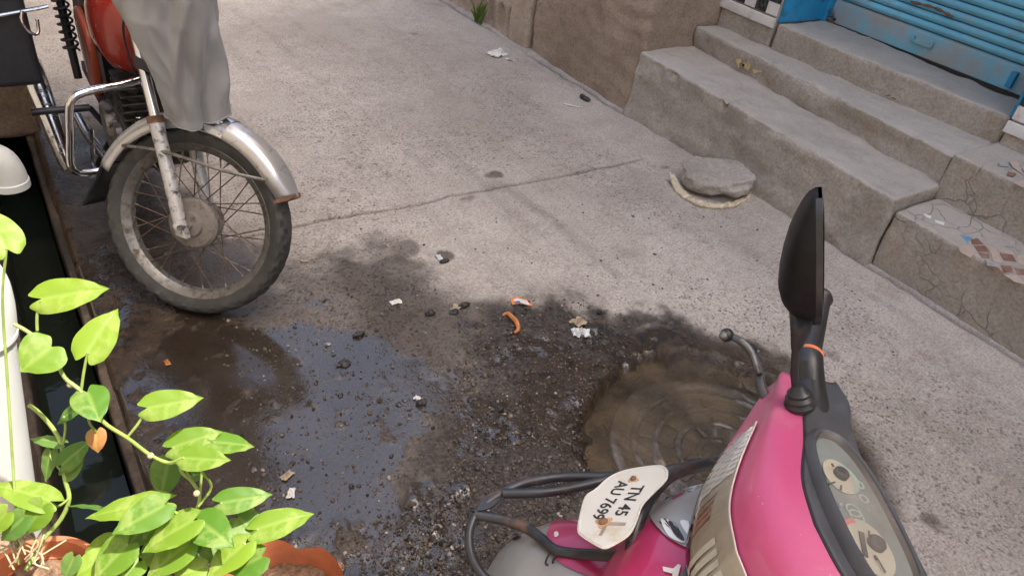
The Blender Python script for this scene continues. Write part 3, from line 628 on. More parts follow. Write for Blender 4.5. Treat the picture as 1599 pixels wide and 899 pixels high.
# house on the camera's side of the lane
hw = thing('near_house', 'cream plastered house standing on the drain side of the lane', 'house', (-1.4, 2, 0))
mesh('wall', MB().box((-5, -6, -.5), (-1.31, 12, 3.6)), M['housewall'], hw, smooth=False)
mesh('awning', MB().obox(V(-.42, 2.85, 2.0), V(.90, 0, -.10), V(0, .55, 0), V(.002, 0, .015)), M['darkframe'], hw, smooth=False)  # unseen canopy added to shade the rear of the motorcycle
mesh('awning', MB().obox(V(-.42, 6.3, 2.0), V(.90, 0, -.10), V(0, 1.55, 0), V(.002, 0, .015)), M['darkframe'], hw, smooth=False)  # unseen canopy added to darken what the wet drain edge reflects
for y in (2.4, 3.3, 4.9, 7.7): mesh('awning_strut', MB().tube([V(-1.3, y, 1.5), V(-.2, y, 1.94)], .015, 8), M['darkframe'], hw)  # struts of the two added canopies
mesh('parapet', MB().box((-5, -6.05, 3.602), (-1.22, 12.05, 3.85)), M['housewall'], hw, smooth=False)

# ================================================================== MOTORCYCLE (faces the camera end of the lane, steering locked to its left)
MO = V(.404, 2.064, 0)
def MBp(a, b, c): return MO+V(-b, -a, c)            # ahead of the front axle, to its right, up
moto = thing('motorcycle', 'old red motorcycle half under a grey cover, parked beside the drain', 'motorcycle', (.404, 2.7, 0))
AX = MBp(0, 0, .28)
rk = math.radians(26); SA = V(0, math.sin(rk), math.cos(rk))
def rotax(v, ax, th): return v*math.cos(th)+np.cross(ax, v)*math.sin(th)+ax*(ax@v)*(1-math.cos(th))
ST = math.radians(49)
Wh, Wn = nrm(rotax(V(0, -1, 0), SA, ST)), nrm(rotax(V(-1, 0, 0), SA, ST)); Wu = nrm(np.cross(Wh, -Wn))
if Wu[2] < 0: Wu = -Wu
AX[2] = .291*abs(Wu[2])+.002
RT, RR = .290, .233
def wp(r, th, b=0., c=AX): return c+r*(math.cos(th)*Wh+math.sin(th)*Wu)+b*Wn
def wheel(c, hd, up, n, parent, front=True):
    W = thing if False else None
    def q(r, th, b): return c+r*(math.cos(th)*hd+math.sin(th)*up)+b*n
    N = 216; P = []
    prof = [(.226, .020), (.236, .026), (.250, .034), (.266, .039), (.276, .037), (.283, .029), (.288, .017), (.2895, .006)]
    prof = prof+[(r, -b) for r, b in prof[::-1]]
    for i in range(N):
        th = 2*math.pi*i/N; row = []
        for j, (r, b) in enumerate(prof):
            if 4 <= j <= 11:
                ph = (i+abs(b)*260) % 6
                if j in (4, 5, 6, 9, 10, 11) and ph < 1.7: r -= .0045
                if j in (7, 8): r -= .003
            row.append(q(r, th, b))
        P.append(row)
    ty = mesh('tyre', MB().grid(P, cu=True), M['tyre'], parent, sharp=30)
    pr = [(.214, .0), (.215, .012), (.223, .020), (.238, .0285), (.2405, .0265), (.236, .018), (.228, .012), (.226, 0)]
    pr = pr+[(r, -b) for r, b in pr[::-1]]
    rim = mesh('rim', MB().grid([[q(r, 2*math.pi*i/96, b) for r, b in pr] for i in range(96)], cu=True, cv=True), M['rim'], parent, sharp=35)
    hubp = [(.012, -.075), (.03, -.07), (.034, -.045), (.060, -.04), (.062, -.032), (.034, -.028), (.034, .0), (.074, .01), (.078, .02), (.078, .036), (.070, .044), (.040, .050), (.036, .058), (.014, .062), (.012, .075)]
    hub = mesh('hub', MB().lathe(hubp, c, n, 40), M['hub'], parent, sharp=30)
    for k in range(8):
        th = 2*math.pi*k/8; mesh('drum_bolt', MB().lathe([(.004, 0), (.004, .004), (.002, .005)], q(.060, th, .043), n, 6), M['hub'], hub)
    for k in range(36):
        th = 2*math.pi*(k+.5)/36; sd = 1 if k % 2 else -1; tw = (1 if (k//2) % 2 else -1)*.72; rh = .070 if sd > 0 else .056
        a = q(rh, th+tw*1.0, .036*sd if sd < 0 else .03); b = q(.2195, th, .004*sd)
        sp = mesh('spoke', MB().tube([a, b], .0019, 5), M['spoke'], rim)
        mesh('nipple', MB().tube([b-(b-a)/np.linalg.norm(b-a)*.016, b], .0034, 6), M['rim'], sp)
    return ty
fw = bpy.data.objects.new('front_wheel', None); COL.objects.link(fw); fw.parent = moto
def mpart(name, mb, mat, sharp=40, parent=moto, **k): return mesh(name, mb, mat, parent, sharp=sharp, **k)
wheel(AX, Wh, Wu, Wn, moto)
bpy.data.objects.remove(fw)
def RAX_(r, th, b): return MBp(-1.27, 0, .291)+r*(-math.cos(th)*V(0, -1, 0)+math.sin(th)*V(0, 0, 1))+V(b, 0, 0)
# fork legs: painted sliders with chrome stanchions
for sd in (1, -1):
    b0 = wp(.0, 0, .083*sd); b0 = b0-.012*Wh
    top = b0+SA*.30; lo = [b0-SA*.028, b0+SA*.0, b0+SA*.1, b0+SA*.24, top]
    fk = mpart('fork_leg', MB().tube(lo, [.016, .0195, .0195, .0195, .0215], 16), M['fork'])
    mesh('dust_seal', MB().tube([top-SA*.004, top+SA*.016], .0235, 16), M['rust'], fk)
    mesh('stanchion', MB().tube([top+SA*.015, top+SA*.40], .0148, 14), M['chrome_clean'], fk)
    mesh('axle_lug', MB().obox(b0-SA*.012, Wh*.017, Wn*.011, SA*.022).lathe([(.012, 0), (.012, .010), (.007, .012)], b0+Wn*.012*sd, Wn*sd, 6), M['fork'], fk)
ax = MB().tube([wp(0, 0, -.11), wp(0, 0, .11)], .008, 8); mpart('axle', ax, M['alu'])
mpart('fork_clamp', MB().obox(AX+SA*.62+V(0, .02, 0), Wn*.11, Wh*.025, SA*.016), M['darkframe'])
mpart('fork_clamp', MB().obox(AX+SA*.46, Wn*.105, Wh*.022, SA*.016), M['darkframe'])
# front mudguard
def arc(r, a0, a1, n, half, crown, lip=0):
    P = []
    for i in range(n+1):
        th = math.radians(a0+(a1-a0)*i/n); row = []; e = min(i, n-i)/n; hw = half*(1-.35*max(0, 1-i/n/.10) if i/n < .10 else 1)
        for j in range(13):
            u = -1+2*j/12; row.append(wp(r-.030+crown*max(0., 1-abs(u)**2.6)**.6, th, hw*(math.sin(u*math.pi/2)*.25+u*.75)))
        P.append(row)
    return MB().grid(P)
fd = solid(mpart('mudguard', arc(.312, 33, 166, 44, .058, .050), M['fender'], 60), .0025, 0)
solid(mpart('mud_flap', MB().grid([[wp(.315+.03*max(0, i-3)/5, math.radians(165+3.2*i), .05*u) for u in (-1, -.5, 0, .5, 1)] for i in range(9)]), M['black']), .003, 0)
for sd in (1, -1):
    st = [wp(.290, math.radians(47), .063*sd), wp(.225, math.radians(66), .095*sd), wp(.205, math.radians(92), .106*sd), wp(.225, math.radians(120), .095*sd), wp(.290, math.radians(146), .063*sd)]
    mesh('mudguard_stay', MB().tube(cat(st, 8), .0052, 8), M['rim'], fd)
mesh('mudguard_bridge', MB().grid([[wp(.286+.050*max(0., 1-abs(u)**2.6)**.6, math.radians(82+i*4), .0605*u) for u in np.linspace(-1, 1, 13)] for i in range(4)]), M['chrome'], fd)
mesh('rusty_tip', arc(.3128, 32.2, 35, 4, .0590, .050), M['rust'], fd, sharp=60)
mpart('battery_box', MB().obox(MBp(-.97, 0, .50), V(.085, 0, 0), V(0, .13, 0), V(0, 0, .15)), M['black']); mpart('rear_mudguard', MB().grid([[RAX_(.33, th_, .075*u_) for u_ in np.linspace(-1, 1, 7)] for th_ in np.radians(np.linspace(-20, 130, 24))]), M['black'])
for k_, (dx_, dz_) in enumerate(((.03, .02), (.05, 0), (-.04, .03))):
    mpart('control_cable', MB().tube(cat([MBp(-.20, dx_, .92+dz_), MBp(-.26, dx_*1.6, .78), MBp(-.36, dx_*1.2, .62), MBp(-.46, dx_*.8, .50)], 6), .0035, 6), M['black'])
# leg guard
lg = [(.36, 2.43, .585), (.30, 2.42, .578), (.20, 2.405, .572), (.163, 2.40, .555), (.150, 2.40, .52), (.136, 2.40, .44), (.122, 2.40, .36), (.130, 2.40, .325), (.165, 2.40, .313), (.225, 2.41, .312), (.33, 2.44, .318)]
mpart('leg_guard', MB().tube(cat(lg, 7), .0125, 12), M['chrome_clean'])
# frame, engine, tank, panels
mpart('frame', MB().tube(cat([MBp(-.30, 0, .86), MBp(-.36, 0, .60), MBp(-.42, 0, .36), MBp(-.52, 0, .2), MBp(-.8, 0, .19)], 6), .02, 10).tube([MBp(-.3, 0, .84), MBp(-.8, 0, .66), MBp(-1.3, 0, .62)], .02, 8), M['darkframe'])
eng = mpart('engine', MB().obox(MBp(-.66, 0, .30), V(.10, 0, 0), V(0, .17, 0), V(0, 0, .09)).obox(MBp(-.53, 0, .43), V(.075, 0, 0), V(0, .07, 0), V(0, 0, .09)), M['engine']); bev(eng, .02, 3)
for k in range(7): bev(mesh('cooling_fin', MB().obox(MBp(-.53, 0, .37+.026*k), V(.098, 0, 0), V(0, .09, 0), V(0, 0, .0035)), M['engine'], eng), .002, 1)
mesh('clutch_cover', MB().lathe([(.0, .0), (.085, .0), (.085, .02), (.075, .034), (.0, .038)], MBp(-.70, .10, .30), V(-1, 0, 0), 28), M['alu'], eng)
mesh('oil_filter_cover', MB().lathe([(.0, .0), (.035, .0), (.035, .018), (.0, .022)], MBp(-.56, .10, .33), V(-1, 0, 0), 20), M['alu'], eng)
def lobed(c0, secs, n=20):        # loft of super-elliptic sections: (a, half width, z low, z high, pow)
    P = []
    for a, hw, z0, z1, pw in secs:
        row = []
        for k in range(n):
            t_ = 2*math.pi*k/n; cc, ss = math.cos(t_), math.sin(t_); row.append(MBp(a, hw*math.copysign(abs(cc)**pw, cc), (z0+z1)/2+(z1-z0)/2*math.copysign(abs(ss)**pw, ss)))
        P.append(row)
    mb = MB().grid(P, cv=True); o = len(mb.v); mb.add([r for r in P[0]], [tuple(range(n))]); mb.add([r for r in P[-1]], [tuple(range(n))[::-1]]); return mb
tank = mpart('fuel_tank', lobed(0, [(q, w_, a-.06, b-.06, p) for q, w_, a, b, p in [(-.41, .05, .70, .82, .7), (-.43, .09, .645, .86, .7), (-.48, .125, .62, .89, .7), (-.56, .135, .64, .90, .7), (-.64, .12, .66, .88, .7), (-.74, .08, .69, .85, .7)]], 28), M['red'], 50)
mesh('tank_stripe', lobed(0, [(-.565, .1375, .578, .842, .7), (-.59, .1325, .583, .836, .7), (-.605, .130, .588, .832, .7)], 28), M['cream'], tank, sharp=50)
mesh('tank_rear_panel', lobed(0, [(-.612, .128, .592, .828, .7), (-.665, .113, .606, .818, .7)], 28), M['silver'], tank, sharp=50)
for sd in (1, -1):
    sp = [(-.80, .62), (-.74, .55), (-.75, .43), (-.80, .36), (-.88, .36), (-.93, .45), (-.96, .60), (-.90, .65)]
    o = bev(mpart('side_panel', MB().prism([MBp(a, .10*sd, z) for a, z in cat([(a, z, 0) for a, z in sp], 4, True) for a, z in [(a, z)]] if False else [MBp(p[0], .105*sd, p[1]) for p in cat([(a, z, 0) for a, z in sp], 4, True)], V(-.03*sd, 0, 0)), M['orange'], smooth=False), .012, 3)
    mesh('panel_decal', MB().prism([MBp(a, .1362*sd, z) for a, z in ((-.90, .60), (-.875, .61), (-.845, .44), (-.87, .43))], V(-.0015*sd, 0, 0)), M['cream'], o, smooth=False)
mpart('seat', lobed(0, [(-.84, .08, .74, .80, .6), (-.95, .12, .72, .82, .6), (-1.2, .13, .74, .84, .6), (-1.5, .11, .80, .88, .6)], 20), M['black'])
mpart('seat_skirt', lobed(0, [(-.74, .05, .52, .74, .6), (-.82, .105, .48, .76, .6), (-1.05, .12, .46, .77, .6), (-1.35, .10, .56, .82, .6)], 20), M['black'])
mpart('exhaust_pipe', MB().tube(cat([MBp(-.46, .05, .42), MBp(-.40, .07, .30), MBp(-.50, .12, .2), MBp(-.80, .17, .19), MBp(-.98, .19, .22)], 6), .017, 12), M['chrome'])
mpart('silencer', MB().tube([MBp(-.66, .275, .16), MBp(-.72, .278, .18), MBp(-1.02, .29, .30), MBp(-1.18, .297, .362), MBp(-1.21, .30, .374)], [.018, .026, .040, .043, .030], 18), M['chrome'])
mpart('foot_peg', MB().tube([MBp(-.78, .16, .335), MBp(-.78, .34, .340)], .0125, 10).tube([MBp(-.78, .16, .335), MBp(-.80, .12, .25)], .01, 8), M['black'])
mpart('brake_pedal', MB().tube(cat([MBp(-.78, .17, .25), MBp(-.62, .20, .20), MBp(-.52, .20, .22)], 5), .007, 8).obox(MBp(-.50, .20, .225), V(.03, 0, 0), V(0, .02, 0), V(0, 0, .006)), M['chrome'])
sprg = []
for i in range(120):
    u = i/119; th = u*2*math.pi*9; c = MBp(-1.12-.06*u, .15, .42+.24*u); sprg.append(c+.026*(math.cos(th)*V(1, 0, 0)+math.sin(th)*V(0, 1, 0)))
sk = mpart('shock_absorber', MB().tube([MBp(-1.10, .15, .32), MBp(-1.19, .15, .72)], .015, 10), M['darkframe']); mesh('spring', MB().tube(sprg, .0045, 6), M['engine'], sk)
# rear wheel (mostly out of sight behind the engine)
RAX = MBp(-1.27, 0, .291)
rp = [(.226, .022), (.25, .042), (.272, .044), (.286, .028), (.29, 0), (.286, -.028), (.272, -.044), (.25, -.042), (.226, -.022)]
mpart('rear_tyre', MB().grid([[RAX+r*(math.cos(t_)*V(0, 1, 0)+math.sin(t_)*V(0, 0, 1))+V(b, 0, 0) for r, b in rp] for t_ in np.linspace(0, 2*math.pi, 64, endpoint=False)], cu=True), M['tyre'])
mpart('rear_rim', MB().lathe([(.218, -.02), (.235, -.024), (.23, 0), (.235, .024), (.218, .02), (.217, -.02)], RAX, V(1, 0, 0), 48, cap=False), M['rim'])
mpart('rear_hub', MB().lathe([(.02, -.08), (.07, -.05), (.07, .05), (.02, .08)], RAX, V(1, 0, 0), 24), M['hub'])
mpart('swing_arm', MB().obox(MBp(-1.05, .10, .29), V(.012, 0, 0), V(0, .26, 0), V(0, 0, .02)).obox(MBp(-1.05, -.10, .29), V(.012, 0, 0), V(0, .26, 0), V(0, 0, .02)), M['darkframe'])
mpart('centre_stand', MB().tube([MBp(-.82, .10, .2), MBp(-.95, .17, .012)], .012, 8).tube([MBp(-.82, -.10, .2), MBp(-.95, -.17, .012)], .012, 8).tube([MBp(-.90, -.14, .09), MBp(-.90, .14, .09)], .009, 8), M['darkframe'])
hb = [AX+SA*.68+V(0, .02, 0)+Wn*b+V(0, 0, z)-Wh*bk for b, z, bk in ((-.36, .10, .12), (-.20, .12, .05), (-.08, .03, 0), (.08, .03, 0), (.20, .12, .05), (.36, .10, .12))]
hbar = mpart('handlebar', MB().tube(cat(hb, 6), .011, 10), M['chrome'])
mpart('headlamp', MB().lathe([(.02, -.09), (.07, -.06), (.09, 0), (.09, .02), (.085, .03), (0, .04)], AX+SA*.56+Wh*.06, Wh, 28), M['black'])
# saddle bag with its hook rail
pb = thing('saddle_bag', 'black saddle bag hung on the side of the motorcycle', 'bag', (.06, 3.0, .5))
o = mesh('body', MB().box((-.02, 2.70, .485), (.118, 3.18, .86)), M['bag'], pb, smooth=False); bev(o, .02, 3)
mesh('rail', MB().tube([YP(-30, 29, 2.69), YP(62, 13, 2.69), YP(75, 10, 2.69)], .006, 8), M['chrome'], pb)
mesh('hook', MB().tube(cat([YP(34, 17, 2.68), YP(34, 32, 2.67), YP(42, 46, 2.67), YP(53, 54, 2.67), YP(60, 50, 2.68), YP(58, 30, 2.68)], 5), .005, 8), M['chrome'], pb)
# grey cloth cover over the handlebar and headlamp
def coverm():
    P = []; nz, na = 90, 150; zs = np.linspace(0, 1, nz)
    for i, u in enumerate(zs):                      # 0 top, 1 hem
        row = []
        for j in range(na):
            ph = math.radians(172+j/(na-1)*268)      # from the side facing the drain, round the front, to the back
            hem = .600-.020*math.sin(ph*1.0-2.6)-.006*math.sin(ph*3+1)
            z = 1.16+(hem-1.16)*u
            cy = 2.17-.02*u; k = max(0., (z-.60)/.33); cx = .452-.038*min(k, 1.2)
            rx = .088+.040*k; ry = .095+.05*k
            if k > 1: rx += .10*(k-1)
            sw = 5.0*z; f = .11*math.sin(4*ph+sw*1.2+.6)+.07*math.sin(7*ph-sw*2.0+1.7)+.05*math.sin(11*ph+sw)
            f *= .35+.55*u
            f += .06*float(vn3(np.array(ph*2.2), np.array(z*7), np.array(.0), 61))+.03*float(vn3(np.array(ph*5), np.array(z*16), np.array(.0), 62))
            cr = 1-abs(float(vn3(np.array(ph*1.9+z*4.5), np.array(z*3.2-ph*.6), np.array(.4), 64))); f += .06*cr**7-.02; cr = 1-abs(float(vn3(np.array(ph*3.3-z*6), np.array(z*5), np.array(.9), 65))); f += .035*cr**8
            f += .10*math.sin(3*ph-9*z+2.)*u*(1-.3*u)*(abs(math.sin(2*ph+3*z)))
            f += .16*math.exp(-((ph-4.45-(z-.80)*2.6)/.11)**2)*math.exp(-((z-.80)/.16)**2)+.12*math.exp(-((ph-5.45-(z-.68)*1.5)/.12)**2)*math.exp(-((z-.70)/.12)**2)
            f += .10*math.exp(-((ph-4.75-(z-.72)*2.0)/.16)**2)*math.exp(-((z-.76)/.14)**2)-.13*math.exp(-((ph-5.08-(z-.72)*2.2)/.14)**2)*math.exp(-((z-.74)/.15)**2)
            row.append(V(cx+rx*(1+f)*math.cos(ph), cy+ry*(1+f)*math.sin(ph), z))
        P.append(row)
    coverm.P = P; return MB().grid(P)
cv = mesh('bike_cover', coverm(), M['cover'], base=(.43, 2.15, 1.0), sharp=180); solid(cv, .0018, 0)
cvh = MB().tube([r_[0] for r_ in coverm.P], .0032, 6).tube(coverm.P[-1], .0032, 6); cvh.v = [tuple(V(*p)) for p in cvh.v]; mesh('hem', cvh, M['cover'], cv)
tag(cv, 'grey cloth cover draped over the motorcycle handlebar and headlamp', 'cover')

# ================================================================== PINK SCOOTER
SO = V(.66, .139, 0)
Fh, Lh = V(-.848, .53, 0), V(.53, .848, 0)          # handlebar: ahead, to its right (turned left)
Fb, Rb = V(-.351, .936, 0), V(.936, .351, 0)        # body: ahead, to its right
def HP(a, b, z): return SO+a*Fh+b*Lh+V(0, 0, z)
def BP(f, l, z): return SO+f*Fb+l*Rb+V(0, 0, z)
scoot = thing('scooter', 'pink scooter with silver nose and black mirror, its handlebar turned aside', 'scooter', (.66, .139, 0))
def sp(name, mb, mat, parent=None, **k): return mesh(name, mb, M[mat] if isinstance(mat, str) else mat, parent or scoot, **k)
bs = [0, .06, .12, .18, .23, .28]
S = dict(ra=[-.047, -.045, -.042, -.052, -.072, -.078], rz=[.915, .915, .913, .910, .905, .897], sa=[.078, .070, .045, .022, .002, -.012], sz=[.947, .946, .942, .934, .922, .908],
         ha=[.143, .135, .108, .072, .042, .012], hz=[.892, .893, .897, .905, .900, .892], fa=[.168, .160, .136, .102, .062, .022], fz=[.815, .817, .825, .840, .860, .872],
         ba=[.130, .125, .11, .08, .045, .01], bz=[.735, .74, .76, .79, .825, .856])
_svc = {}; _sec = {}
def sv(k, b):
    if k not in _svc: xs = cat([(x, y, 0) for x, y in zip(bs, S[k])], 8); _svc[k] = ([p[0] for p in xs], [p[1] for p in xs])
    return float(np.interp(abs(b), *_svc[k]))
def sect(b):           # nodes: 0 seam 1 mid 2 lamp top 3 front 4 bottom
    s_, h_, f_, b_ = [(sv(k+'a', b), sv(k+'z', b)) for k in ('s', 'h', 'f', 'b')]
    md = ((s_[0]+h_[0])/2+.010, (s_[1]+h_[1])/2+.010)
    return [s_, md, h_, f_, b_]
def sect_at(b, s_):     # point and outward normal (a, z) on the cowl section
    key = round(abs(b), 5); fine = _sec.get(key) or _sec.setdefault(key, cat([(x, y, 0) for x, y in sect(b)], 16)); L = len(fine)-1; x = np.clip(s_/4*L, 0, L); i = int(min(x, L-1)); t_ = x-i
    p = fine[i]*(1-t_)+fine[i+1]*t_; d = fine[min(i+1, L)]-fine[max(i-1, 0)]; n = nrm(V(-d[1], d[0], 0)); n = n if n[0]+n[1]*.6 > 0 else -n
    return p, n
def cowl_pt(b, s_, off=0.):
    p, n = sect_at(b, s_); return HP(p[0]+n[0]*off, b, p[1]+n[1]*off)
BB = np.linspace(-.28, .28, 57)
cowl = solid(sp('handlebar_cowl', MB().grid([[cowl_pt(b, s_) for s_ in np.linspace(0, 4, 41)] for b in BB]), 'pink', sharp=70), .003)
def low(b): return 2+1.72*max(0, 1-(abs(b)/.186)**2)**.55
def patch(b0, b1, s0, s1, off, nb=8, ns=6, lim=True, off2=None):
    P = []
    for b in np.linspace(b0, b1, nb+1):
        a0, a1 = s0, s1
        if lim: a0 = 2.02+s0*(low(b)-2.02); a1 = 2.02+s1*(low(b)-2.02)
        P.append([cowl_pt(b, s_, off+((off2 or off)-off)*k_/ns) for k_, s_ in enumerate(np.linspace(a0, a1, ns+1))])
    return MB().grid(P)
hl = sp('headlamp', patch(-.184, .184, 0, 1, .0022, 60, 16), 'lampbrown', sharp=60)
for sgn in (1, -1):
    for i in range(9):
        for j in range(4):
            b0 = .112+i*.0075; sp_ = [.06, .26, .46, .66, .86]
            o = sp('indicator_facet', patch(sgn*b0, sgn*(b0+.006), sp_[j]+.02, sp_[j+1]-.02, .0028+.0004*((i+j) % 2), 1, 1, True, .0066), 'reflector', hl, smooth=False)
for i, b0 in enumerate((.066, .076, .086, .097)): sp('lamp_bar', patch(b0, b0+.006, .30, .72, .0036, 2, 4), 'amber' if i != 3 else 'lampbrown', hl, smooth=False)
for i in range(7): sp('lamp_bar', patch(.036-i*.0135, .036-i*.0135-.0085, .22, .80, .0030, 2, 5, True, .0072), 'reflector', hl, smooth=False)
sp('lamp_rim', MB().tube([cowl_pt(b, 2.02, .004) for b in np.linspace(-.184, .184, 70)], .0013, 6), 'lampbrown', hl)
sp('lens', patch(-.1855, .1855, -.005, 1.0, .0082, 64, 18), 'lens', hl, sharp=60)
# rear black panel with instruments
def blk(b, u):          # u 0 seam .. 1 rear edge .. 2 down behind
    s_, r_ = (sv('sa', b)-.001, sv('sz', b)-.001), (sv('ra', b), sv('rz', b)); pts = [(s_[0], s_[1], 0), (s_[0]*.62+r_[0]*.38, s_[1]*.66+r_[1]*.34-.002, 0), (s_[0]*.2+r_[0]*.8, s_[1]*.25+r_[1]*.75-.001, 0), (r_[0], r_[1]-.002, 0), (r_[0]+.004, r_[1]-.03, 0), (r_[0]+.03, r_[1]-.10, 0)]
    f = cat(pts, 8); x = u/2*(len(f)-1); i = int(min(x, len(f)-2)); p = f[i]*(1-(x-i))+f[i+1]*(x-i); return HP(p[0], b, p[1])
pan = solid(sp('rear_cowl', MB().grid([[blk(b, u) for u in np.linspace(0, 2, 30)] for b in BB], flip=True), 'greyplastic', sharp=60), .003)
sp('cowl_seam', MB().tube([HP(sv('sa', b)+.001, b, sv('sz', b)-.0015) for b in BB], .0022, 6), 'black', pan)
for px, py in ((1286, 596), (1238, 735)): pass
# instrument cluster
ta = nrm(V(.123, .022, 0)); nc2 = V(-ta[1], ta[0], 0); TA = Fh*ta[0]+V(0, 0, ta[1]); NC = Fh*nc2[0]+V(0, 0, nc2[1])
CC = G(1346, 803, .939); HLn, HWd = .112, .036
def oval(k, h, w_, off, n=64, pw=.82):
    out = []
    for i in range(n):
        t_ = 2*math.pi*i/n; c, s_ = math.cos(t_), math.sin(t_); out.append(CC+Lh*h*math.copysign(abs(c)**pw, c)+TA*w_*math.copysign(abs(s_)**pw, s_)+NC*off)
    return out
bz = sp('cluster_bezel', MB().grid([oval(0, HLn+.012, HWd+.010, -.016), oval(0, HLn+.008, HWd+.007, .005), oval(0, HLn+.003, HWd+.003, .009), oval(0, HLn, HWd, .008), oval(0, HLn-.006, HWd-.005, -.001)], cv=True), 'greyplastic', pan)
dpl = MB(); o_ = oval(0, HLn-.004, HWd-.003, .001); dpl.add(o_, [tuple(range(64))]); dp_ = sp('dial_plate', dpl, 'dial', pan, smooth=False)
def onplate(px, py, off): return RP(px, py, CC+NC*off, NC)
def disc(px, py, r, off, mat, n=28, nm='dial', a0=0, a1=2*math.pi, ri=0., asp=1.):
    c = onplate(px, py, off); mb = MB(); k = n
    if ri <= 0: mb.prism([c+r*(math.cos(a0+(a1-a0)*i/k)*Lh*asp+math.sin(a0+(a1-a0)*i/k)*TA) for i in range(k)], NC*.0008)
    else: mb.grid([[c+q*(math.cos(a0+(a1-a0)*i/k)*Lh+math.sin(a0+(a1-a0)*i/k)*TA) for q in (ri, r)] for i in range(k+1)])
    return sp(nm, mb, mat, pan if False else dp_.parent and pan, smooth=False)
fuel = disc(1312, 744, .0205, .002, 'dialface', nm='fuel_gauge', asp=1.2); speedo = disc(1358, 854, .0255, .002, 'dialface', nm='speedometer', asp=1.35)
disc(1358, 850, .0320, .0034, 'dialpink', nm='dial_arc', a0=.15, a1=1.0, ri=.0262)
disc(1312, 744, .0235, .0034, 'dialmint', nm='dial_arc', a0=3.6, a1=6.0, ri=.018)
for px, py, r in ((1312, 741, .0085), (1367, 850, .0095)):
    c = onplate(px, py, .003); sp('gauge_hub', MB().lathe([(r, 0), (r, .005), (r*.8, .007), (0, .0075)], c, NC, 20), 'greyplastic', pan)
def seg(p, q, wd, off, mat, nm):
    a, b = onplate(*p, off), onplate(*q, off); d = nrm(b-a); s_ = np.cross(NC, d); return sp(nm, MB().obox((a+b)/2, d*np.linalg.norm(b-a)/2, s_*wd, NC*.0004), mat, pan, smooth=False)
seg((1304, 752), (1290, 757), .0009, .006, 'ink', 'needle'); seg((1368, 868), (1383, 893), .0008, .006, 'ink', 'needle'); seg((1345, 830), (1352, 868), .0028, .0042, 'greyplastic', 'odometer')
for px, py in ((1342, 756), (1349, 778)): disc(px, py, .0062, .0028, 'dialmint', nm='telltale', ri=.0035)
for px, py in ((1333, 796), (1338, 805)): disc(px, py, .009, .003, 'dialmint', nm='telltale', ri=.007)
for p, q in (((1302, 728), (1299, 723)), ((1314, 757), (1313, 764)), ((1358, 836), (1357, 828)), ((1366, 866), (1369, 874)), ((1312, 785), (1315, 790))): seg(p, q, .0011, .0044, 'rust' if p[0] in (1302, 1314, 1358, 1366) else 'dialmint', 'dial_mark')
sp('cluster_glass', MB().grid([oval(0, (HLn-.002)*k, (HWd-.002)*k, .0072+.004*(1-k*k)) for k in (1, .75, .5, .25, .02)], cv=True), 'glass', pan)
c = RP(1281, 597, HP(-.03, .24, .9), V(0, 0, 1))
# mirror: boot, stem, shell and glass
mb0 = HP(.030, .19, .948); mb1 = G(1243, 560, 1.0); mb2 = G(1252, 512, 1.05)
mir = sp('mirror', MB(), 'black') if False else None
Pb, Pt = G(1277, 508, 1.05), G(1279, 322, 1.205); mz = Pt-Pb; mu = nrm(mz); lm = ray(1262, 420); lm = nrm(nrm(lm-mu*(lm@mu))+.02*nrm(np.cross(mu, lm))); fm = np.cross(mu, lm); fm = fm if fm@Fh > 0 else -fm
ts = [-.10, -.03, .05, .14, .26, .40, .55, .70, .84, .94, 1.0]; dd = [.022, .026, .034, .041, .044, .042, .0375, .031, .022, .014, .006]; ww = [.008, .014, .030, .041, .049, .052, .051, .046, .037, .026, .012]
tf = np.linspace(-.10, 1, 45); P = []
for t_ in tf:
    d_ = np.interp(t_, ts, dd); w_ = np.interp(t_, ts, ww); base = Pb+mz*t_+lm*.028
    P.append([base+fm*d_*math.sin(ph)**.75+lm*w_*math.cos(ph) for ph in np.linspace(0, math.pi, 21)])
mb = MB().grid(P); mb.add(P[0], [tuple(range(21))]); mb.add(P[-1], [tuple(range(21))[::-1]])
mirror = sp('mirror_shell', mb, 'blackgloss', sharp=50)
rim_ = MB().grid([[p[0]-fm*.004, p[0]+fm*.003, p[-1]+fm*.003, p[-1]-fm*.004] for p in P], cv=True); sp('mirror_rim', rim_, 'black', mirror)
sp('mirror_glass', MB().grid([[p[0]*.93+p[-1]*.07-fm*.0055, p[-1]*.93+p[0]*.07-fm*.0055] for p in P[6:-2]]), 'mirrorglass', mirror)
sp('mirror_stem', MB().tube(cat([mb0+V(0, 0, -.01), G(1241, 590, .972), G(1241, 570, .992), G(1243, 540, 1.02)], 6), .0048, 12), 'black', mirror)
sp('mirror_neck', MB().tube([G(1243, 545, 1.016), G(1246, 532, 1.028), G(1250, 518, 1.042), Pb+fm*.018+lm*.02+mu*.006], [.006, .0085, .0115, .0145], 14), 'black', mirror)
bt = nrm(mb1-mb0); sp('rubber_boot', MB().lathe([(.0, -.02), (.018, -.016), (.0195, -.010), (.017, -.006), (.0175, -.002), (.014, .002), (.0145, .006), (.010, .010), (.007, .017), (0, .018)], mb0+bt*.002, bt, 24), 'black', mirror)
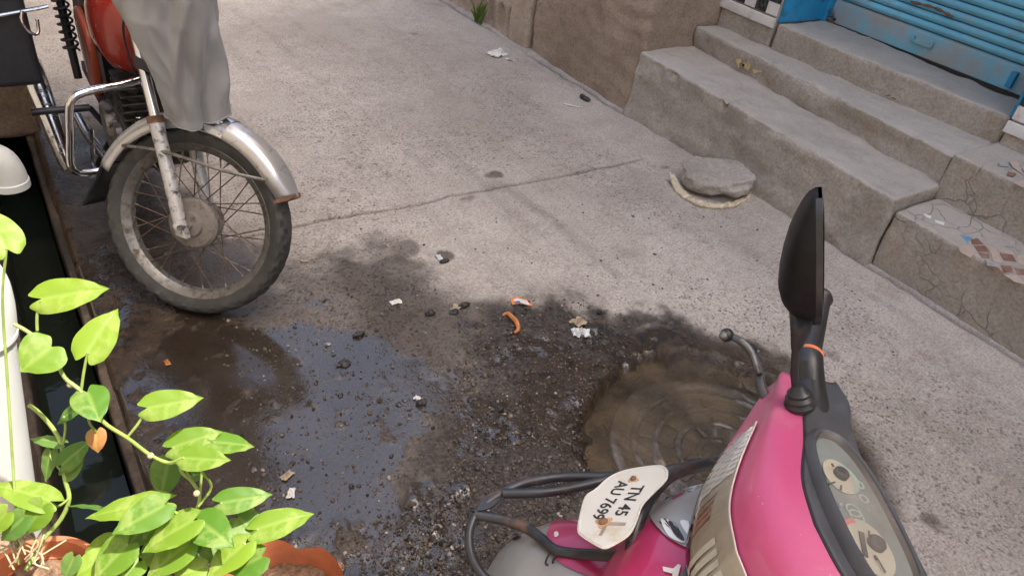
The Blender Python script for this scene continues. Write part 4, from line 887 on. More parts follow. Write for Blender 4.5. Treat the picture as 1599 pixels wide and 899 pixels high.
# right grip, throttle housing and brake lever
g0, g1 = G(1262, 560, .93), G(1281, 462, .95); gd = nrm(g1-g0)
grip = sp('grip', MB().tube([g0, g0+gd*.012, g1-gd*.014, g1-gd*.008, g1], [.0165, .0158, .0158, .019, .0165], 18), 'black')
sp('grip_ring', MB().lathe([(.0175, 0), (.0195, .002), (.0195, .005), (.0175, .007)], g0+gd*.004, gd, 24), 'orangering', grip)
sp('throttle_housing', MB().tube([HP(-.01, .20, .895), HP(-.022, .26, .905), g0-gd*.01, g0+gd*.003], [.026, .0235, .021, .0195], 18), 'black')
for a_, b_ in ((-.035, .250), (-.02, .15)): sp('screw_hole', MB().lathe([(0, .0), (.0032, .0), (.0032, .0015), (0, .0015)], HP(a_, b_, np.interp(a_, [sv('ra', b_), sv('sa', b_)], [sv('rz', b_), sv('sz', b_)])-.0005), V(0, 0, 1), 12), 'ink', pan)
lv = [G(1226, 655, .868), G(1203, 632, .878), G(1189, 604, .888), G(1184, 575, .895), G(1172, 550, .90), G(1155, 532, .90), G(1138, 524, .90)]
lever = sp('brake_lever', MB().tube(cat(lv, 6), [.0078-.0025*i/36 for i in range(37)], 10), 'greyplastic')
sp('lever_ball', MB().ball(G(1135, 523, .90), .0105, 16, 10), 'black', lever); e_ = G(1130, 524, .905); sp('ball_cap', MB().ball(e_, .0068, 12, 8), 'alu', lever)
lv2 = [G(1186, 585, .903), G(1174, 549, .909), G(1158, 531, .909)]; sp('worn_edge', MB().tube(cat(lv2, 6), .0042, 8), 'alu', lever)
sp('handle_bar', MB().tube([HP(-.02, -.28, .9), HP(-.08, -.42, .93)], .0158, 14), 'black')
# body: apron, nose badge, fender
zz = [.90, .84, .81, .785, .76, .73, .69, .62, .54, .45, .35, .28]; ff = [.02, .09, .135, .175, .212, .238, .255, .268, .270, .262, .24, .21]; wz = [.02, .06, .10, .15, .172, .18, .185, .19, .198, .20, .19, .17]
def apron(z, u, off=0.):
    f0 = np.interp(z, zz[::-1], ff[::-1]); w_ = np.interp(z, zz[::-1], wz[::-1]); p = BP(f0-.055*abs(u)**2.4+off, w_*u, z-.03*u*u); return p
ap = solid(sp('apron', MB().grid([[apron(z, u) for u in np.linspace(-1, 1, 33)] for z in np.linspace(.90, .28, 60)]), 'pinkdark', sharp=70), .004)
def surf_table(fn, us, vs):
    T = []
    for a in us:
        for b in vs:
            p = fn(a, b); c = R.T@(p-CAM); T.append((c[0]/c[2]*F_PX+CX, c[1]/c[2]*F_PX+CY, a, b, c[2]))
    return np.array(T)
def on_surf(T, fn, px, py, off):
    d = (T[:, 0]-px)**2+(T[:, 1]-py)**2; i = np.argsort(d)[:6]; i = i[T[i, 4] < T[i, 4].min()+.05]; w_ = 1/(d[i]+.5); a, b = (T[i, 2]*w_).sum()/w_.sum(), (T[i, 3]*w_).sum()/w_.sum()
    def pj(a_, b_): c_ = R.T@(fn(a_, b_)-CAM); return V(c_[0]/c_[2]*F_PX+CX, c_[1]/c_[2]*F_PX+CY)
    for _ in range(4):
        q0 = pj(a, b); J = np.stack([(pj(a+.002, b)-q0)/.002, (pj(a, b+.002)-q0)/.002], 1)
        if abs(np.linalg.det(J)) < 50: break
        st_ = np.clip(np.linalg.solve(J, V(px, py)-q0), -.05, .05); a = float(np.clip(a+st_[0], T[:, 2].min(), T[:, 2].max())); b = float(np.clip(b+st_[1], -1, 1))
    p = fn(a, b); n = np.cross(fn(a+.01, b)-p, fn(a, b+.01)-p); n = nrm(n); n = n if n@(CAM-p) > 0 else -n; return p+n*off
def decal(T, fn, pts, off, n=6):
    c = np.mean(np.array(pts, float), 0); Rg = []
    for k in np.linspace(.05, 1, n): Rg.append([on_surf(T, fn, c[0]+(x-c[0])*k, c[1]+(y-c[1])*k, off) for x, y in pts])
    return MB().grid(Rg, cv=True)
def c2(pts, n=5): return [(p[0], p[1]) for p in cat([(x, y, 0) for x, y in pts], n, True)]
TA_ = surf_table(apron, np.linspace(.90, .5, 120), np.linspace(-1, 1, 100))
badge = sp('nose_badge', decal(TA_, apron, c2([(1016, 805), (1030, 783), (1062, 762), (1110, 752), (1150, 760), (1150, 880), (1118, 874), (1075, 858), (1040, 838)]), .004, 8), 'silver', sharp=80)
for q in ([(1034, 818), (1042, 815), (1060, 830), (1072, 850), (1062, 850), (1045, 840)], [(1064, 820), (1074, 818), (1090, 832), (1102, 852), (1092, 852), (1076, 840)]): 
    sp('vent_eye', decal(TA_, apron, c2(q), .0058, 4), 'steelwhite', badge)
for q in ([(1046, 820), (1058, 826), (1070, 845), (1069, 850), (1056, 840)], [(1078, 822), (1089, 828), (1101, 848), (1099, 852), (1086, 842)]): sp('vent_slot', decal(TA_, apron, c2(q), .0072, 4), 'ink', badge)
fl = []
for k in range(5):
    a = k*2*math.pi/5+.4; cx_, cy_ = 1083+11*math.cos(a), 760+6*math.sin(a)
    sp('flower_petal', decal(TA_, apron, c2([(cx_+7*math.cos(a+t_)*(1 if abs(t_) < 1.7 else .9), cy_+3.6*math.sin(a+t_)) for t_ in np.linspace(-math.pi, math.pi, 7)[:-1]]), .003, 3), 'white', ap)
sp('letter_sticker', decal(TA_, apron, [(1036, 886), (1052, 889), (1060, 882), (1064, 884), (1060, 899), (1058, 912), (1050, 912), (1051, 897), (1037, 893)], .003, 4), 'white', ap)
# fender
Fe = V(math.cos(math.radians(113)), math.sin(math.radians(113)), 0); Re = V(Fe[1], -Fe[0], 0)
FC = BP(.215, .012, .425)
def fender(u, v, off=0.):            # u: 0 nose .. 1 rear along the crown, v: -1..1 across
    th = math.radians(8+u*112); cv_ = math.cos(v*math.pi/2*.92); lat = .135*math.sin(v*math.pi/2*.92)*(1-.25*max(0, .35-u)/.35)
    rr = 1; x = .235*math.cos(th)*(.62+.38*cv_**.7) if th < math.pi/2 else .235*math.cos(th); z = .195*math.sin(th)*(.45+.55*cv_**.8)-.10*(1-cv_)
    rdg = .006*math.exp(-((abs(v)-.46)/.05)**2)
    return FC+Fe*x+Re*lat+V(0, 0, z+rdg)
fe = solid(sp('fender', MB().grid([[fender(u, v) for v in np.linspace(-1, 1, 41)] for u in np.linspace(0, 1, 41)]), 'silver', sharp=70), .003)
TF = surf_table(fender, np.linspace(0, 1, 120), np.linspace(-1, 1, 120))
sp('pink_panel', decal(TF, fender, c2([(950, 772), (905, 782), (870, 805), (855, 838), (864, 866), (885, 885), (940, 905), (985, 900), (985, 800)]), .004, 10), 'pinkdark', fe, sharp=80)
for q in ([(815, 806), (828, 800), (840, 797), (832, 806), (820, 810)], [(786, 836), (800, 833), (814, 836), (808, 842), (794, 843)]): sp('rust_spot', decal(TF, fender, c2(q), .0025, 3), 'rust', fe)
sp('flower_spot', decal(TF, fender, c2([(867, 835), (872, 834), (873, 840), (868, 842)]), .0055, 2), 'white', fe)
# front guard of black tube
def tubepx(name, pts, r=.0085, par=None): return sp(name, MB().tube(cat([G(x, y, z) for x, y, z in pts], 7), r, 12), 'guard', par)
gd_ = tubepx('front_guard', [(1140, 715, .64), (1085, 726, .62), (1020, 737, .60), (955, 744, .585), (880, 744, .57), (825, 752, .565), (790, 766, .56), (762, 784, .555), (742, 803, .55)])
tubepx('guard_tube', [(958, 746, .588), (905, 759, .58), (850, 768, .575), (785, 770, .565)], .0082, gd_)
tubepx('guard_tube', [(742, 803, .55), (785, 811, .555), (820, 823, .565), (845, 840, .58), (866, 858, .595), (900, 864, .61), (945, 866, .66), (986, 867, .71)], .0085, gd_)
tubepx('guard_tube', [(990, 925, .70), (985, 880, .715), (990, 835, .725), (1004, 795, .735), (1025, 763, .725), (1055, 738, .70), (1100, 725, .67), (1145, 716, .65)], .0095, gd_)
tubepx('guard_tube', [(742, 803, .55), (733, 830, .54), (735, 862, .53), (748, 890, .525), (772, 915, .52)], .0075, gd_)
tb = [G(x, y, .558) for x, y in c2([(745, 798), (755, 779), (775, 768), (792, 765), (783, 778), (766, 794)])]; sp('guard_tab', MB().prism(tb, V(0, 0, .004)), 'guard', gd_)
tubepx('guard_wire', [(800, 759, .565), (785, 778, .563), (772, 796, .56)], .0018, gd_)
for x in (855, 866, 884): tubepx('guard_wire', [(x+3, 862, .60), (x-3, 878, .585), (x+3, 884, .575), (x-1, 898, .56), (x+2, 915, .54)], .0016, gd_)
# number plate
pu = nrm(-Fb*.84+V(0, 0, .54)); pr_ = -Rb; pn = np.cross(pr_, pu); pn = pn if pn@(CAM-G(973, 795, .75)) > 0 else -pn; PC = G(973, 795, .752)
outl = [(1026, 727), (1038, 729), (1044, 738), (1040, 752), (1020, 772), (1004, 790), (996, 812), (985, 834), (966, 848), (946, 857), (934, 854), (908, 838), (902, 828), (905, 806), (914, 776), (930, 764), (952, 745), (975, 735), (1000, 730)]
def pl(x, y, off=0.): return RP(x, y, PC, pn)+pn*off
plate = bev(sp('number_plate', MB().prism([pl(*p) for p in c2(outl, 4)], pn*.002), 'plate', smooth=False), .0007, 2)
sp('plate_edge', MB().tube([pl(*p)+pn*.0022 for p in c2([(973+(x-973)*.955, 793+(y-793)*.965) for x, y in outl], 4)], .0011, 5, closed=True), 'plate', plate)
def text(body, pxa, pxb, pxh, pxh2):
    A, B = pl(*pxa, .0026), pl(*pxb, .0026); x_ = nrm(B-A); up_ = nrm(np.cross(pn, x_)); wd = np.linalg.norm(B-A); hgt = np.linalg.norm(pl(*pxh)-pl(*pxh2))
    cu = bpy.data.curves.new('t', 'FONT'); cu.body = body; cu.size = 1; cu.offset = .02; to = bpy.data.objects.new('t', cu); me = bpy.data.meshes.new_from_object(to)
    v = np.array([q.co[:] for q in me.vertices]); mn, mx = v.min(0), v.max(0); fs = [tuple(p.vertices) for p in me.polygons]
    vs = [A+x_*(p[0]-mn[0])/(mx[0]-mn[0])*wd+up_*(p[1]-mn[1])/(mx[1]-mn[1])*hgt for p in v]; bpy.data.objects.remove(to); bpy.data.curves.remove(cu)
    mb = MB(); mb.add(vs, fs); return sp('lettering', mb, 'ink', plate, smooth=False, fix=False)
text('TN 45', (989, 759), (959, 806), (965, 755), (980, 760))
text('AU 7699', (967, 752), (923, 811), (965, 755), (980, 760))
for px, py, r in ((990, 750, .0042), (943, 817, .0062)):
    c = pl(px, py, .002); u_, v_ = frame(pn); o = sp('plate_bolt', MB().lathe([(r, 0), (r, .003), (r*.6, .005), (0, .0052)], c, pn, 8), 'rust', plate)
    sp('rust_stain', MB().prism([c+pn*.0003+(u_*math.cos(t_)+v_*math.sin(t_))*r*(1.7+.5*math.sin(t_*3+px)) for t_ in np.linspace(0, 2*math.pi, 18)[:-1]], pn*.0003), simple('rust_bleed', (.52, .33, .17), .6, 0, .2, 80), plate, smooth=False)
def strip(a, b, wd): 
    A, B = pl(*a, .0026), pl(*b, .0026); d = nrm(B-A); s_ = np.cross(pn, d)*wd; sp('learner_mark', MB().add([A-s_, A+s_, B+s_, B-s_], [(0, 1, 2, 3)]), 'oldred', plate, smooth=False, fix=False)
strip((950, 819), (978, 820), .0030); strip((947, 822), (938, 838), .0026)
# the rest of the scooter: front wheel, floorboard, seat, tail, rear wheel, stand
def swheel(c, hd, nm, r=.205):
    n = nrm(np.cross(hd, V(0, 0, 1))); pr = [(r-.075, -.03), (r-.03, -.045), (r-.008, -.035), (r, 0), (r-.008, .035), (r-.03, .045), (r-.075, .03)]
    P = [[c+q*(math.cos(t_)*hd+math.sin(t_)*V(0, 0, 1))+n*b for q, b in pr] for t_ in np.linspace(0, 2*math.pi, 48, endpoint=False)]
    w_ = sp(nm, MB().grid(P, cu=True), 'tyre'); sp('rim', MB().lathe([(.02, -.05), (.03, -.03), (.06, -.02), (r-.075, -.03), (r-.07, 0), (r-.075, .03), (.06, .02), (.03, .03), (.02, .05)], c, n, 32), 'silver', w_)
swheel(FC*V(1, 1, 0)+Fe*.03+V(0, 0, .206), Fe, 'front_wheel'); swheel(BP(-.95, 0, .206), Fb, 'rear_wheel')
def bloft(nm, secs, mat, n=24):
    P = []
    for f, hw, z0, z1, pw in secs: P.append([BP(f, hw*math.copysign(abs(math.cos(t_))**pw, math.cos(t_)), (z0+z1)/2+(z1-z0)/2*math.copysign(abs(math.sin(t_))**pw, math.sin(t_))) for t_ in np.linspace(0, 2*math.pi, n, endpoint=False)])
    mb = MB().grid(P, cv=True); mb.add(P[0], [tuple(range(n))]); mb.add(P[-1], [tuple(range(n))]); return sp(nm, mb, mat, sharp=50)
bloft('leg_shield', [(.16, .16, .30, .80, .6), (.08, .15, .28, .82, .6), (.03, .12, .28, .80, .6)], 'greyplastic')
bloft('floorboard', [(.10, .13, .24, .32, .5), (-.35, .14, .24, .31, .5), (-.42, .13, .26, .40, .5)], 'greyplastic')
bloft('tail_body', [(-.52, .06, .30, .60, .7), (-.68, .14, .34, .68, .7), (-.9, .15, .40, .72, .7), (-1.2, .07, .52, .70, .7)], 'pink')
bloft('seat', [(-.56, .06, .64, .70, .6), (-.66, .12, .66, .74, .6), (-.85, .13, .71, .80, .6), (-1.12, .09, .73, .80, .6)], 'black')
sp('steering_column', MB().tube([HP(.03, 0, .80), FC*V(1, 1, 0)+V(0, 0, .45)], .03, 14), 'black')
sp('side_stand', MB().tube([BP(-.35, -.12, .26), BP(-.42, -.26, .012)], .010, 8).obox(BP(-.42, -.265, .010), Fb*.03, Rb*.02, V(0, 0, .005)), 'black')

# ================================================================== POTTED MONEY PLANTS
def leaf_mesh(L, W, droop=.12, fold=.16, twist=0.):
    nu, nv = 14, 5; vs = []; vein = []
    for i in range(nu+1):
        u = i/nu; wu = W*2.25*(max(u, 0)+.012)**.30*max(0, 1-u)**(.86 if u < .8 else .98)*(1 if u < .999 else 0)
        for j in range(-nv, nv+1):
            v = j/nv; x = L*(u-.19*math.sin(math.pi*min(1, abs(v))*.68)*(1-u)**5); y = v*wu*.5
            z = fold*abs(y)-droop*L*(u-.35)**2-.10*L*(v*v)*(1-u)*.6+.012*L*math.sin(u*17+abs(v)*4)*abs(v)
            vs.append((x, y+.04*L*u*u*twist, z)); vein.append(1. if j == 0 else 0.)
    n = 2*nv+1; fs = [(i*n+j, (i+1)*n+j, (i+1)*n+j+1, i*n+j+1) for i in range(nu) for j in range(n-1)]
    me = bpy.data.meshes.new('leaf'); me.from_pydata(vs, [], fs); a = me.attributes.new('vein', 'FLOAT', 'POINT'); a.data.foreach_set('value', vein); return me
def add_leaf(parent, b, t_, wpx, d, mat='leaf', tilt=0., dd=0., up=.55, droop=.12, name='leaf'):
    """base pixel, tip pixel, apparent width, depth of the base, extra depth of the tip, roll"""
    A, B = D(*b, d), D(*t_, d+dd); x = B-A; L = np.linalg.norm(x); x /= L; view = nrm(CAM-(A+B)/2)
    n = nrm(view*(1-up)+V(0, 0, up)); y = nrm(np.cross(n, x)); n = np.cross(x, y)
    if tilt: y, n = y*math.cos(tilt)+n*math.sin(tilt), n*math.cos(tilt)-y*math.sin(tilt)
    vis = max(.35, np.linalg.norm(y-view*(y@view))); W = .83*wpx/F_PX*d/vis
    me = leaf_mesh(L*1.03, W, droop, .14, random.uniform(-1, 1)); o = link(name, me, M[mat], parent, sharp=180)
    m_ = Matrix.Identity(4); loc = A-np.array(parent.location)
    for i in range(3): m_[i][0], m_[i][1], m_[i][2], m_[i][3] = x[i], y[i], n[i], loc[i]
    o.matrix_local = m_; return o
def stem(parent, pts, r=.0026, mat='stem', name='stem'): return mesh(name, MB().tube(cat([D(x, y, d) for x, y, d in pts], 5), r, 7), M[mat], parent)
def pot(parent, c, r, h, brk=None, seed=0, mat='terracotta'):
    n = 64; P = []; prof = [(.70, 0), (.84, .5), (.93, .80), (1.08, .81), (1.10, .99), (1.06, 1.0), (.99, .985), (.96, .80), (.86, .5), (.66, .06), (.0, .05)]
    for q, z in prof:
        row = []
        for k in range(n):
            t_ = 2*math.pi*k/n; zz_ = z*h
            if brk is not None and z > .45: zz_ = min(zz_, h*brk(t_)); q = min(q, .93+(.0 if q > .97 else -.05))
            wob_ = 1+.012*math.sin(t_*3+seed); row.append(c+V(r*q*wob_*math.cos(t_), r*q*wob_*math.sin(t_), zz_))
        P.append(row)
    return mesh('pot', MB().grid(P, cv=True), M[mat], parent, sharp=45)
def soil(parent, c, r):
    P = []
    for i in range(9):
        q = r*i/8; P.append([c+V(q*math.cos(t_), q*math.sin(t_), .012*float(fbm2(np.array(q*60*math.cos(t_)), np.array(q*60*math.sin(t_)), 3, 5))) for t_ in np.linspace(0, 2*math.pi, 40, endpoint=False)])
    return mesh('soil', MB().grid(P, cv=True, flip=True), M['soil'], parent)
# plant in the broken pot on the lane edge
pc = V(.205, .775, .0)
pm = thing('potted_plant', 'yellow-green money plant with heart leaves in a broken terracotta pot', 'plant', pc)
pot(pm, pc, .125, .36, lambda t_: .775+.035*float(vn2(np.array(t_*2.5), np.array(.2), 7))+.014*float(vn2(np.array(t_*9), np.array(.2), 8))-.34*math.exp(-((((t_-4.6+math.pi) % (2*math.pi))-math.pi)/.8)**2)-.10*math.exp(-((((t_-.9+math.pi) % (2*math.pi))-math.pi)/.25)**2), 1); soil(pm, pc+V(0, 0, .205), .110)
LV = [((64, 466), (167, 447), 55, .97, .3, .02, .6), ((137, 551), (179, 481), 58, .98, -.2, .03, .45), ((80, 541), (33, 579), 72, .97, 0, -.02, .4), ((136, 612), (156, 657), 56, .99, 0, -.02, .4),
      ((231, 636), (316, 620), 48, 1.02, .25, .02, .6), ((270, 698), (345, 671), 46, 1.06, .2, .02, .6), ((288, 714), (358, 719), 42, 1.03, .2, 0, .55), ((333, 690), (396, 695), 34, 1.07, -.4, .02, .6),
      ((346, 784), (424, 773), 42, 1.09, .2, .02, .6), ((402, 826), (488, 799), 48, 1.12, -.2, .03, .55), ((309, 812), (365, 849), 60, 1.07, 0, -.02, .5), ((252, 782), (133, 805), 42, 1.06, .3, -.02, .55),
      ((256, 788), (177, 834), 52, 1.04, -.1, -.03, .5), ((301, 812), (222, 858), 50, 1.05, .3, -.02, .55), ((372, 808), (410, 836), 48, 1.13, 0, 0, .5), ((291, 850), (229, 900), 52, 1.07, .1, -.02, .5),
      ((382, 848), (324, 902), 48, 1.10, .3, -.03, .5), ((408, 868), (355, 894), 52, 1.11, -.1, -.01, .5), ((259, 803), (221, 842), 42, 1.09, 0, 0, .5), ((198, 850), (146, 905), 56, 1.05, .2, -.02, .5), ((176, 846), (132, 862), 36, 1.08, -.2, 0, .5),
      ((216, 876), (190, 905), 40, 1.06, 0, -.02, .5), ((318, 884), (270, 903), 36, 1.09, 0, -.02, .5), ((160, 872), (112, 900), 44, 1.07, .1, -.02, .5), ((330, 850), (352, 880), 44, 1.12, 0, 0, .5), ((240, 850), (262, 892), 46, 1.10, .2, 0, .5)]
for b, t_, wd, d, tl, dd, up in LV: add_leaf(pm, b, t_, wd, d, 'leaf', tl, dd, up, random.uniform(.08, .22))
for b, t_, wd, d, tl in (((262, 722), (251, 776), 48, 1.12, .2), ((300, 740), (322, 742), 24, 1.12, 0), ((285, 830), (310, 870), 50, 1.15, 0), ((230, 815), (200, 850), 50, 1.14, 0), ((350, 860), (395, 890), 50, 1.17, 0), ((170, 880), (215, 900), 50, 1.13, 0)): add_leaf(pm, b, t_, wd, d, 'leafdark', tl)  # rear leaves: their shade is put into a darker leaf colour
B0 = [(300, 880, 1.16), (308, 840, 1.13), (305, 806, 1.10)]
stem(pm, [(330, 920, 1.22)]+B0+[(312, 775, 1.09), (300, 752, 1.08), (285, 738, 1.07), (278, 722, 1.06), (262, 722, 1.05), (236, 711, 1.04), (200, 684, 1.02), (160, 657, 1.0), (128, 612, .99), (100, 588, .985), (80, 547, .98), (45, 519, .975), (22, 506, .97)], .0026)
for q in ([(58, 516, .975), (58, 492, .972), (64, 470, .97)], [(127, 609, .99), (131, 580, .985), (137, 551, .98)], [(199, 682, 1.02), (215, 662, 1.02), (230, 638, 1.02)], [(238, 712, 1.04), (262, 722, 1.035), (287, 714, 1.03)], [(300, 752, 1.08), (285, 725, 1.07), (270, 698, 1.06)], [(310, 790, 1.09), (330, 760, 1.09), (314, 735, 1.05)],
          [(305, 806, 1.1), (330, 800, 1.1), (346, 785, 1.09)], [(306, 830, 1.12), (360, 850, 1.14), (402, 826, 1.12)], [(308, 815, 1.1), (275, 800, 1.06), (252, 783, 1.06)], [(305, 870, 1.14), (280, 830, 1.1), (258, 795, 1.06)], [(320, 900, 1.2), (360, 870, 1.14), (382, 848, 1.1)], [(320, 910, 1.2), (240, 880, 1.12), (198, 850, 1.05)], [(335, 690, 1.07), (318, 720, 1.08), (312, 775, 1.09)]): stem(pm, q, .0019, name='petiole')
for x, y in ((235, 711), (110, 600), (307, 770)): 
    d = 1.04 if x > 200 else .99; mesh('node', MB().ball(D(x, y, d), .0048, 8, 6), M['dryvine'], pm)
# plant in the small pot on the plinth
pc2 = G(48, 905, .52)*V(1, 1, 0)+V(0, 0, .302)
pm2 = thing('potted_plant', 'straggling green money plant in a small round terracotta pot on the plinth', 'plant', pc2)
pot(pm2, pc2, .080, .20, None, 2); soil(pm2, pc2+V(0, 0, .165), .072)
for b, t_, wd, d, mt, tl in (((77, 781), (-12, 752), 46, 1.0, 'leaf', .2), ((66, 789), (40, 832), 46, .99, 'leaf', 0), ((36, 808), (0, 842), 42, .98, 'leafdark', 0), ((10, 388), (-26, 326), 64, .92, 'leaf', 0), ((97, 725), (140, 689), 36, 1.05, 'leafdark', .2), ((95, 691), (47, 683), 22, 1.06, 'leafdark', .4), ((122, 634), (88, 661), 22, 1.04, 'leafdark', .3), ((79, 704), (70, 751), 22, 1.06, 'leafdark', .5), ((100, 741), (131, 718), 30, 1.06, 'leafdark', .3), ((154, 791), (105, 787), 12, 1.06, 'leafdark', .9), ((115, 870), (100, 905), 30, 1.04, 'leafdark', 0), ((10, 800), (-20, 830), 40, .97, 'leaf', 0)):
    add_leaf(pm2, b, t_, wd, d, mt, tl)
add_leaf(pm2, (150, 674), (152, 707), 30, 1.05, 'leafdead', .3, 0, .3, .5, 'dry_leaf')
stem(pm2, [(40, 890, 1.03), (70, 840, 1.05), (95, 810, 1.06), (108, 778, 1.06), (101, 745, 1.06), (97, 700, 1.06), (85, 672, 1.06), (62, 645, 1.06), (45, 632, 1.06)], .0030)
for q in ([(97, 700, 1.06), (102, 670, 1.05), (100, 650, 1.04)], [(100, 740, 1.06), (80, 715, 1.06), (79, 704, 1.06)], [(108, 778, 1.06), (90, 790, 1.03), (77, 781, 1.0)], [(150, 674, 1.05), (140, 660, 1.03), (137, 640, 1.0)], [(30, 880, 1.02), (12, 600, .97), (4, 470, .94), (10, 388, .92)]): stem(pm2, q, .0017, name='petiole')
for k in range(14):
    r_ = random.Random(k); x0, y0 = r_.uniform(5, 80), r_.uniform(850, 890); stem(pm2, [(x0, y0, 1.0), (x0+r_.uniform(-25, 25), y0-r_.uniform(10, 40), 1.0), (x0+r_.uniform(-40, 40), y0-r_.uniform(5, 60), 1.02)], .0012, 'dryvine', 'dry_stalk')
# ------------------------------------------------------------------ PVC pipes
pp = thing('drain_pipe', 'white plastic drain pipe rising from the plinth to a bend', 'pipe', (-.2, 1.15, .3))
ra, rb_ = YP(20, 490, 1.15), YP(56, 760, 1.15); dv = nrm(ra-rb_); rgt = nrm(ray(30, 600)); sdv = nrm(np.cross(dv, rgt)); sdv = sdv if sdv@V(1, 0, 0) < 0 else -sdv
A0, A1 = rb_+sdv*.055-dv*.12, ra+sdv*.055
mesh('pipe', MB().tube([A0-dv*.12, A1], .055, 32), M['pvc'], pp)
mesh('bend', MB().tube(cat([A1-dv*.03, A1+dv*.03, A1+dv*.07+sdv*.01, A1+dv*.12+sdv*.06, A1+dv*.13+sdv*.16], 6), .0595, 32), M['pvc'], pp)
mesh('socket_ring', MB().lathe([(.055, -.002), (.0605, 0), (.0605, .008), (.058, .010)], A1-dv*.032, dv, 32), M['pvc'], pp)
p2 = thing('pipe_end', 'pale grey plastic pipe end capped over the drain by the slab', 'pipe', (-.1, 2.3, .1))
e0 = YP(2, 240, 2.3); mesh('cap', MB().tube(cat([e0+V(-.14, 0, .0), e0+V(-.06, 0, .0), e0+V(-.015, 0, -.02), e0+V(0, 0, -.06), e0+V(0, 0, -.10)], 5), .046, 28), M['pvc'], p2); mesh('ring', MB().lathe([(.045, 0), (.050, .002), (.050, .022), (.045, .024)], e0+V(0, 0, -.105), V(0, 0, 1), 28), M['pvc'], p2)

# ================================================================== STONE, SACKING AND LITTER
def lump(c, r, nz, seed, nu=48, nv=30): return MB().ball(c, r, nu, nv, nz, seed)
c = (G(1050, 292)+G(1178, 300))/2; sc_ = V(c[0]+.02, c[1]+.005, 0)
mb = lump(V(0, 0, 0), (1, 1, 1), .16, 3, 64, 40); e1 = nrm(V(.83, -.55, 0)); e2 = V(.55, .83, 0); out = []
for p in mb.v:
    p = V(*p); z = math.copysign(min(abs(p[2])*1.25, .72+.06*float(fbm2(np.array(p[0]*3.), np.array(p[1]*3.), 3, 77))), p[2]); k = 1.06+.02*float(fbm3(np.array(p[0]*6), np.array(p[1]*6), np.array(p[2]*6), 3, 78)); z += .05*float(fbm2(np.array(p[0]*8.), np.array(p[1]*8.), 3, 79)); out.append(sc_+e1*p[0]*.172*k+e2*p[1]*.135*k+V(0, 0, .060+.062*z))
mb.v = [tuple(p) for p in out]
tag(mesh('cement_stone', mb, M['stone'], base=tuple(sc_), sharp=180), 'grey rounded lump of cement lying on sacking below the steps', 'stone')
rimp = [(1041, 281), (1052, 297), (1068, 312), (1090, 322), (1115, 327), (1142, 325), (1163, 316), (1177, 302)]
Q = []
for i, p in enumerate(cat([(x, y, 0) for x, y in rimp], 12)):
    a = G(p[0], p[1]); q = i*.13; n1_, n2_, n3_ = [float(vn2(np.array(q*k), np.array(.3), 90+k)) for k in (1, 2, 5)]; row = []
    a = sc_+(a-sc_)*(1+.035*n2_+.02*n3_); lift = .035*max(0, 1-i/9.)
    for k, (fr_, zz_) in enumerate(((1.0, .002), (.985, .012+.008*n2_), (.955, .020+.010*n1_+.006*n3_), (.93, .012+.010*n3_), (.90, .018+.008*n2_-.006*n3_), (.85, .010), (.78, .006))):
        pt = sc_+(a-sc_)*fr_; pt[2] = max(.002, zz_)+lift*(1-k/7); row.append(pt)
    Q.append(row)
sk_ = mesh('sack_cloth', MB().grid(Q), M['cloth'], base=tuple(sc_*V(1, 1, 0)), sharp=180); solid(sk_, .002, 1); tag(sk_, 'frayed cream sacking wrapped under the grey cement lump', 'cloth')
for k in range(26):
    pass
fr = MB(); r_ = random.Random(4)
for k in range(40):
    i = r_.randrange(10, len(Q)-1) if k % 3 else r_.randrange(len(Q)-9, len(Q)-1); a = Q[i][0]; d = nrm((a-sc_)*V(1, 1, 0)+V(r_.uniform(-.1, .1), r_.uniform(-.1, .1), 0)); fr.tube([a-d*.006, a+d*r_.uniform(.006, .02)+V(0, 0, .001), a+d*r_.uniform(.015, .035)+V(0, 0, -.001)], .0007, 4)
tag(mesh('frayed_thread', fr, M['cloth'], sk_, fix=False) if False else mesh('frayed_threads', fr, M['cloth'], base=tuple(sc_), fix=False), 'loose frayed threads round the edge of the sacking', 'threads', kind='stuff')
def crumple(name, px, py, size, seed, mat, label, cat_, hgt=.4, asp=(1, 1), n=9, ang=0.):
    c = gl(px, py); g = np.random.default_rng(seed); P = []
    ca, sa_ = math.cos(ang), math.sin(ang)
    for i in range(n):
        row = []
        for j in range(n):
            u, v = (i/(n-1)-.5)*asp[0]*size, (j/(n-1)-.5)*asp[1]*size; u += g.normal(0, size*.05); v += g.normal(0, size*.05); z = abs(g.normal(0, 1))*size*hgt*.35*(1-.6*max(abs(i/(n-1)-.5), abs(j/(n-1)-.5))*2)
            row.append(c+V(u*ca-v*sa_, u*sa_+v*ca, .003+z))
        P.append(row)
    o = mesh(name, MB().grid(P), M[mat], base=tuple(c), smooth=False); solid(o, .0008, 1); return tag(o, label, cat_)
crumple('crumpled_paper', 776, 87, .115, 11, 'white', 'crumpled white paper lying on the lane near the carved wall', 'paper', .6, (1.0, .8), 8, .3)
o = gl(796, 95); tag(mesh('paper_strip', MB().grid([[o+V(-.03+.05*i/4, .012*j-.02*i/4, .006+.006*math.sin(i*1.3)) for j in (-1, 1)] for i in range(5)]), M['white'], base=tuple(o)), 'narrow torn white paper strip beside the crumpled paper', 'paper')
a, b = gl(879, 162, .005), gl(905, 169, .005); tag(mesh('paper_stick', MB().tube([a, b], .0035, 8), M['white'], base=tuple(a)), 'thin white paper stick lying at the foot of the wall', 'stick')
c = gl(912, 156, .008); tag(mesh('black_debris', lump(c, (.018, .035, .014), .45, 8, 18, 12), M['stain'], base=tuple(c)), 'black clump of debris against the brown wall by the white stick', 'debris')
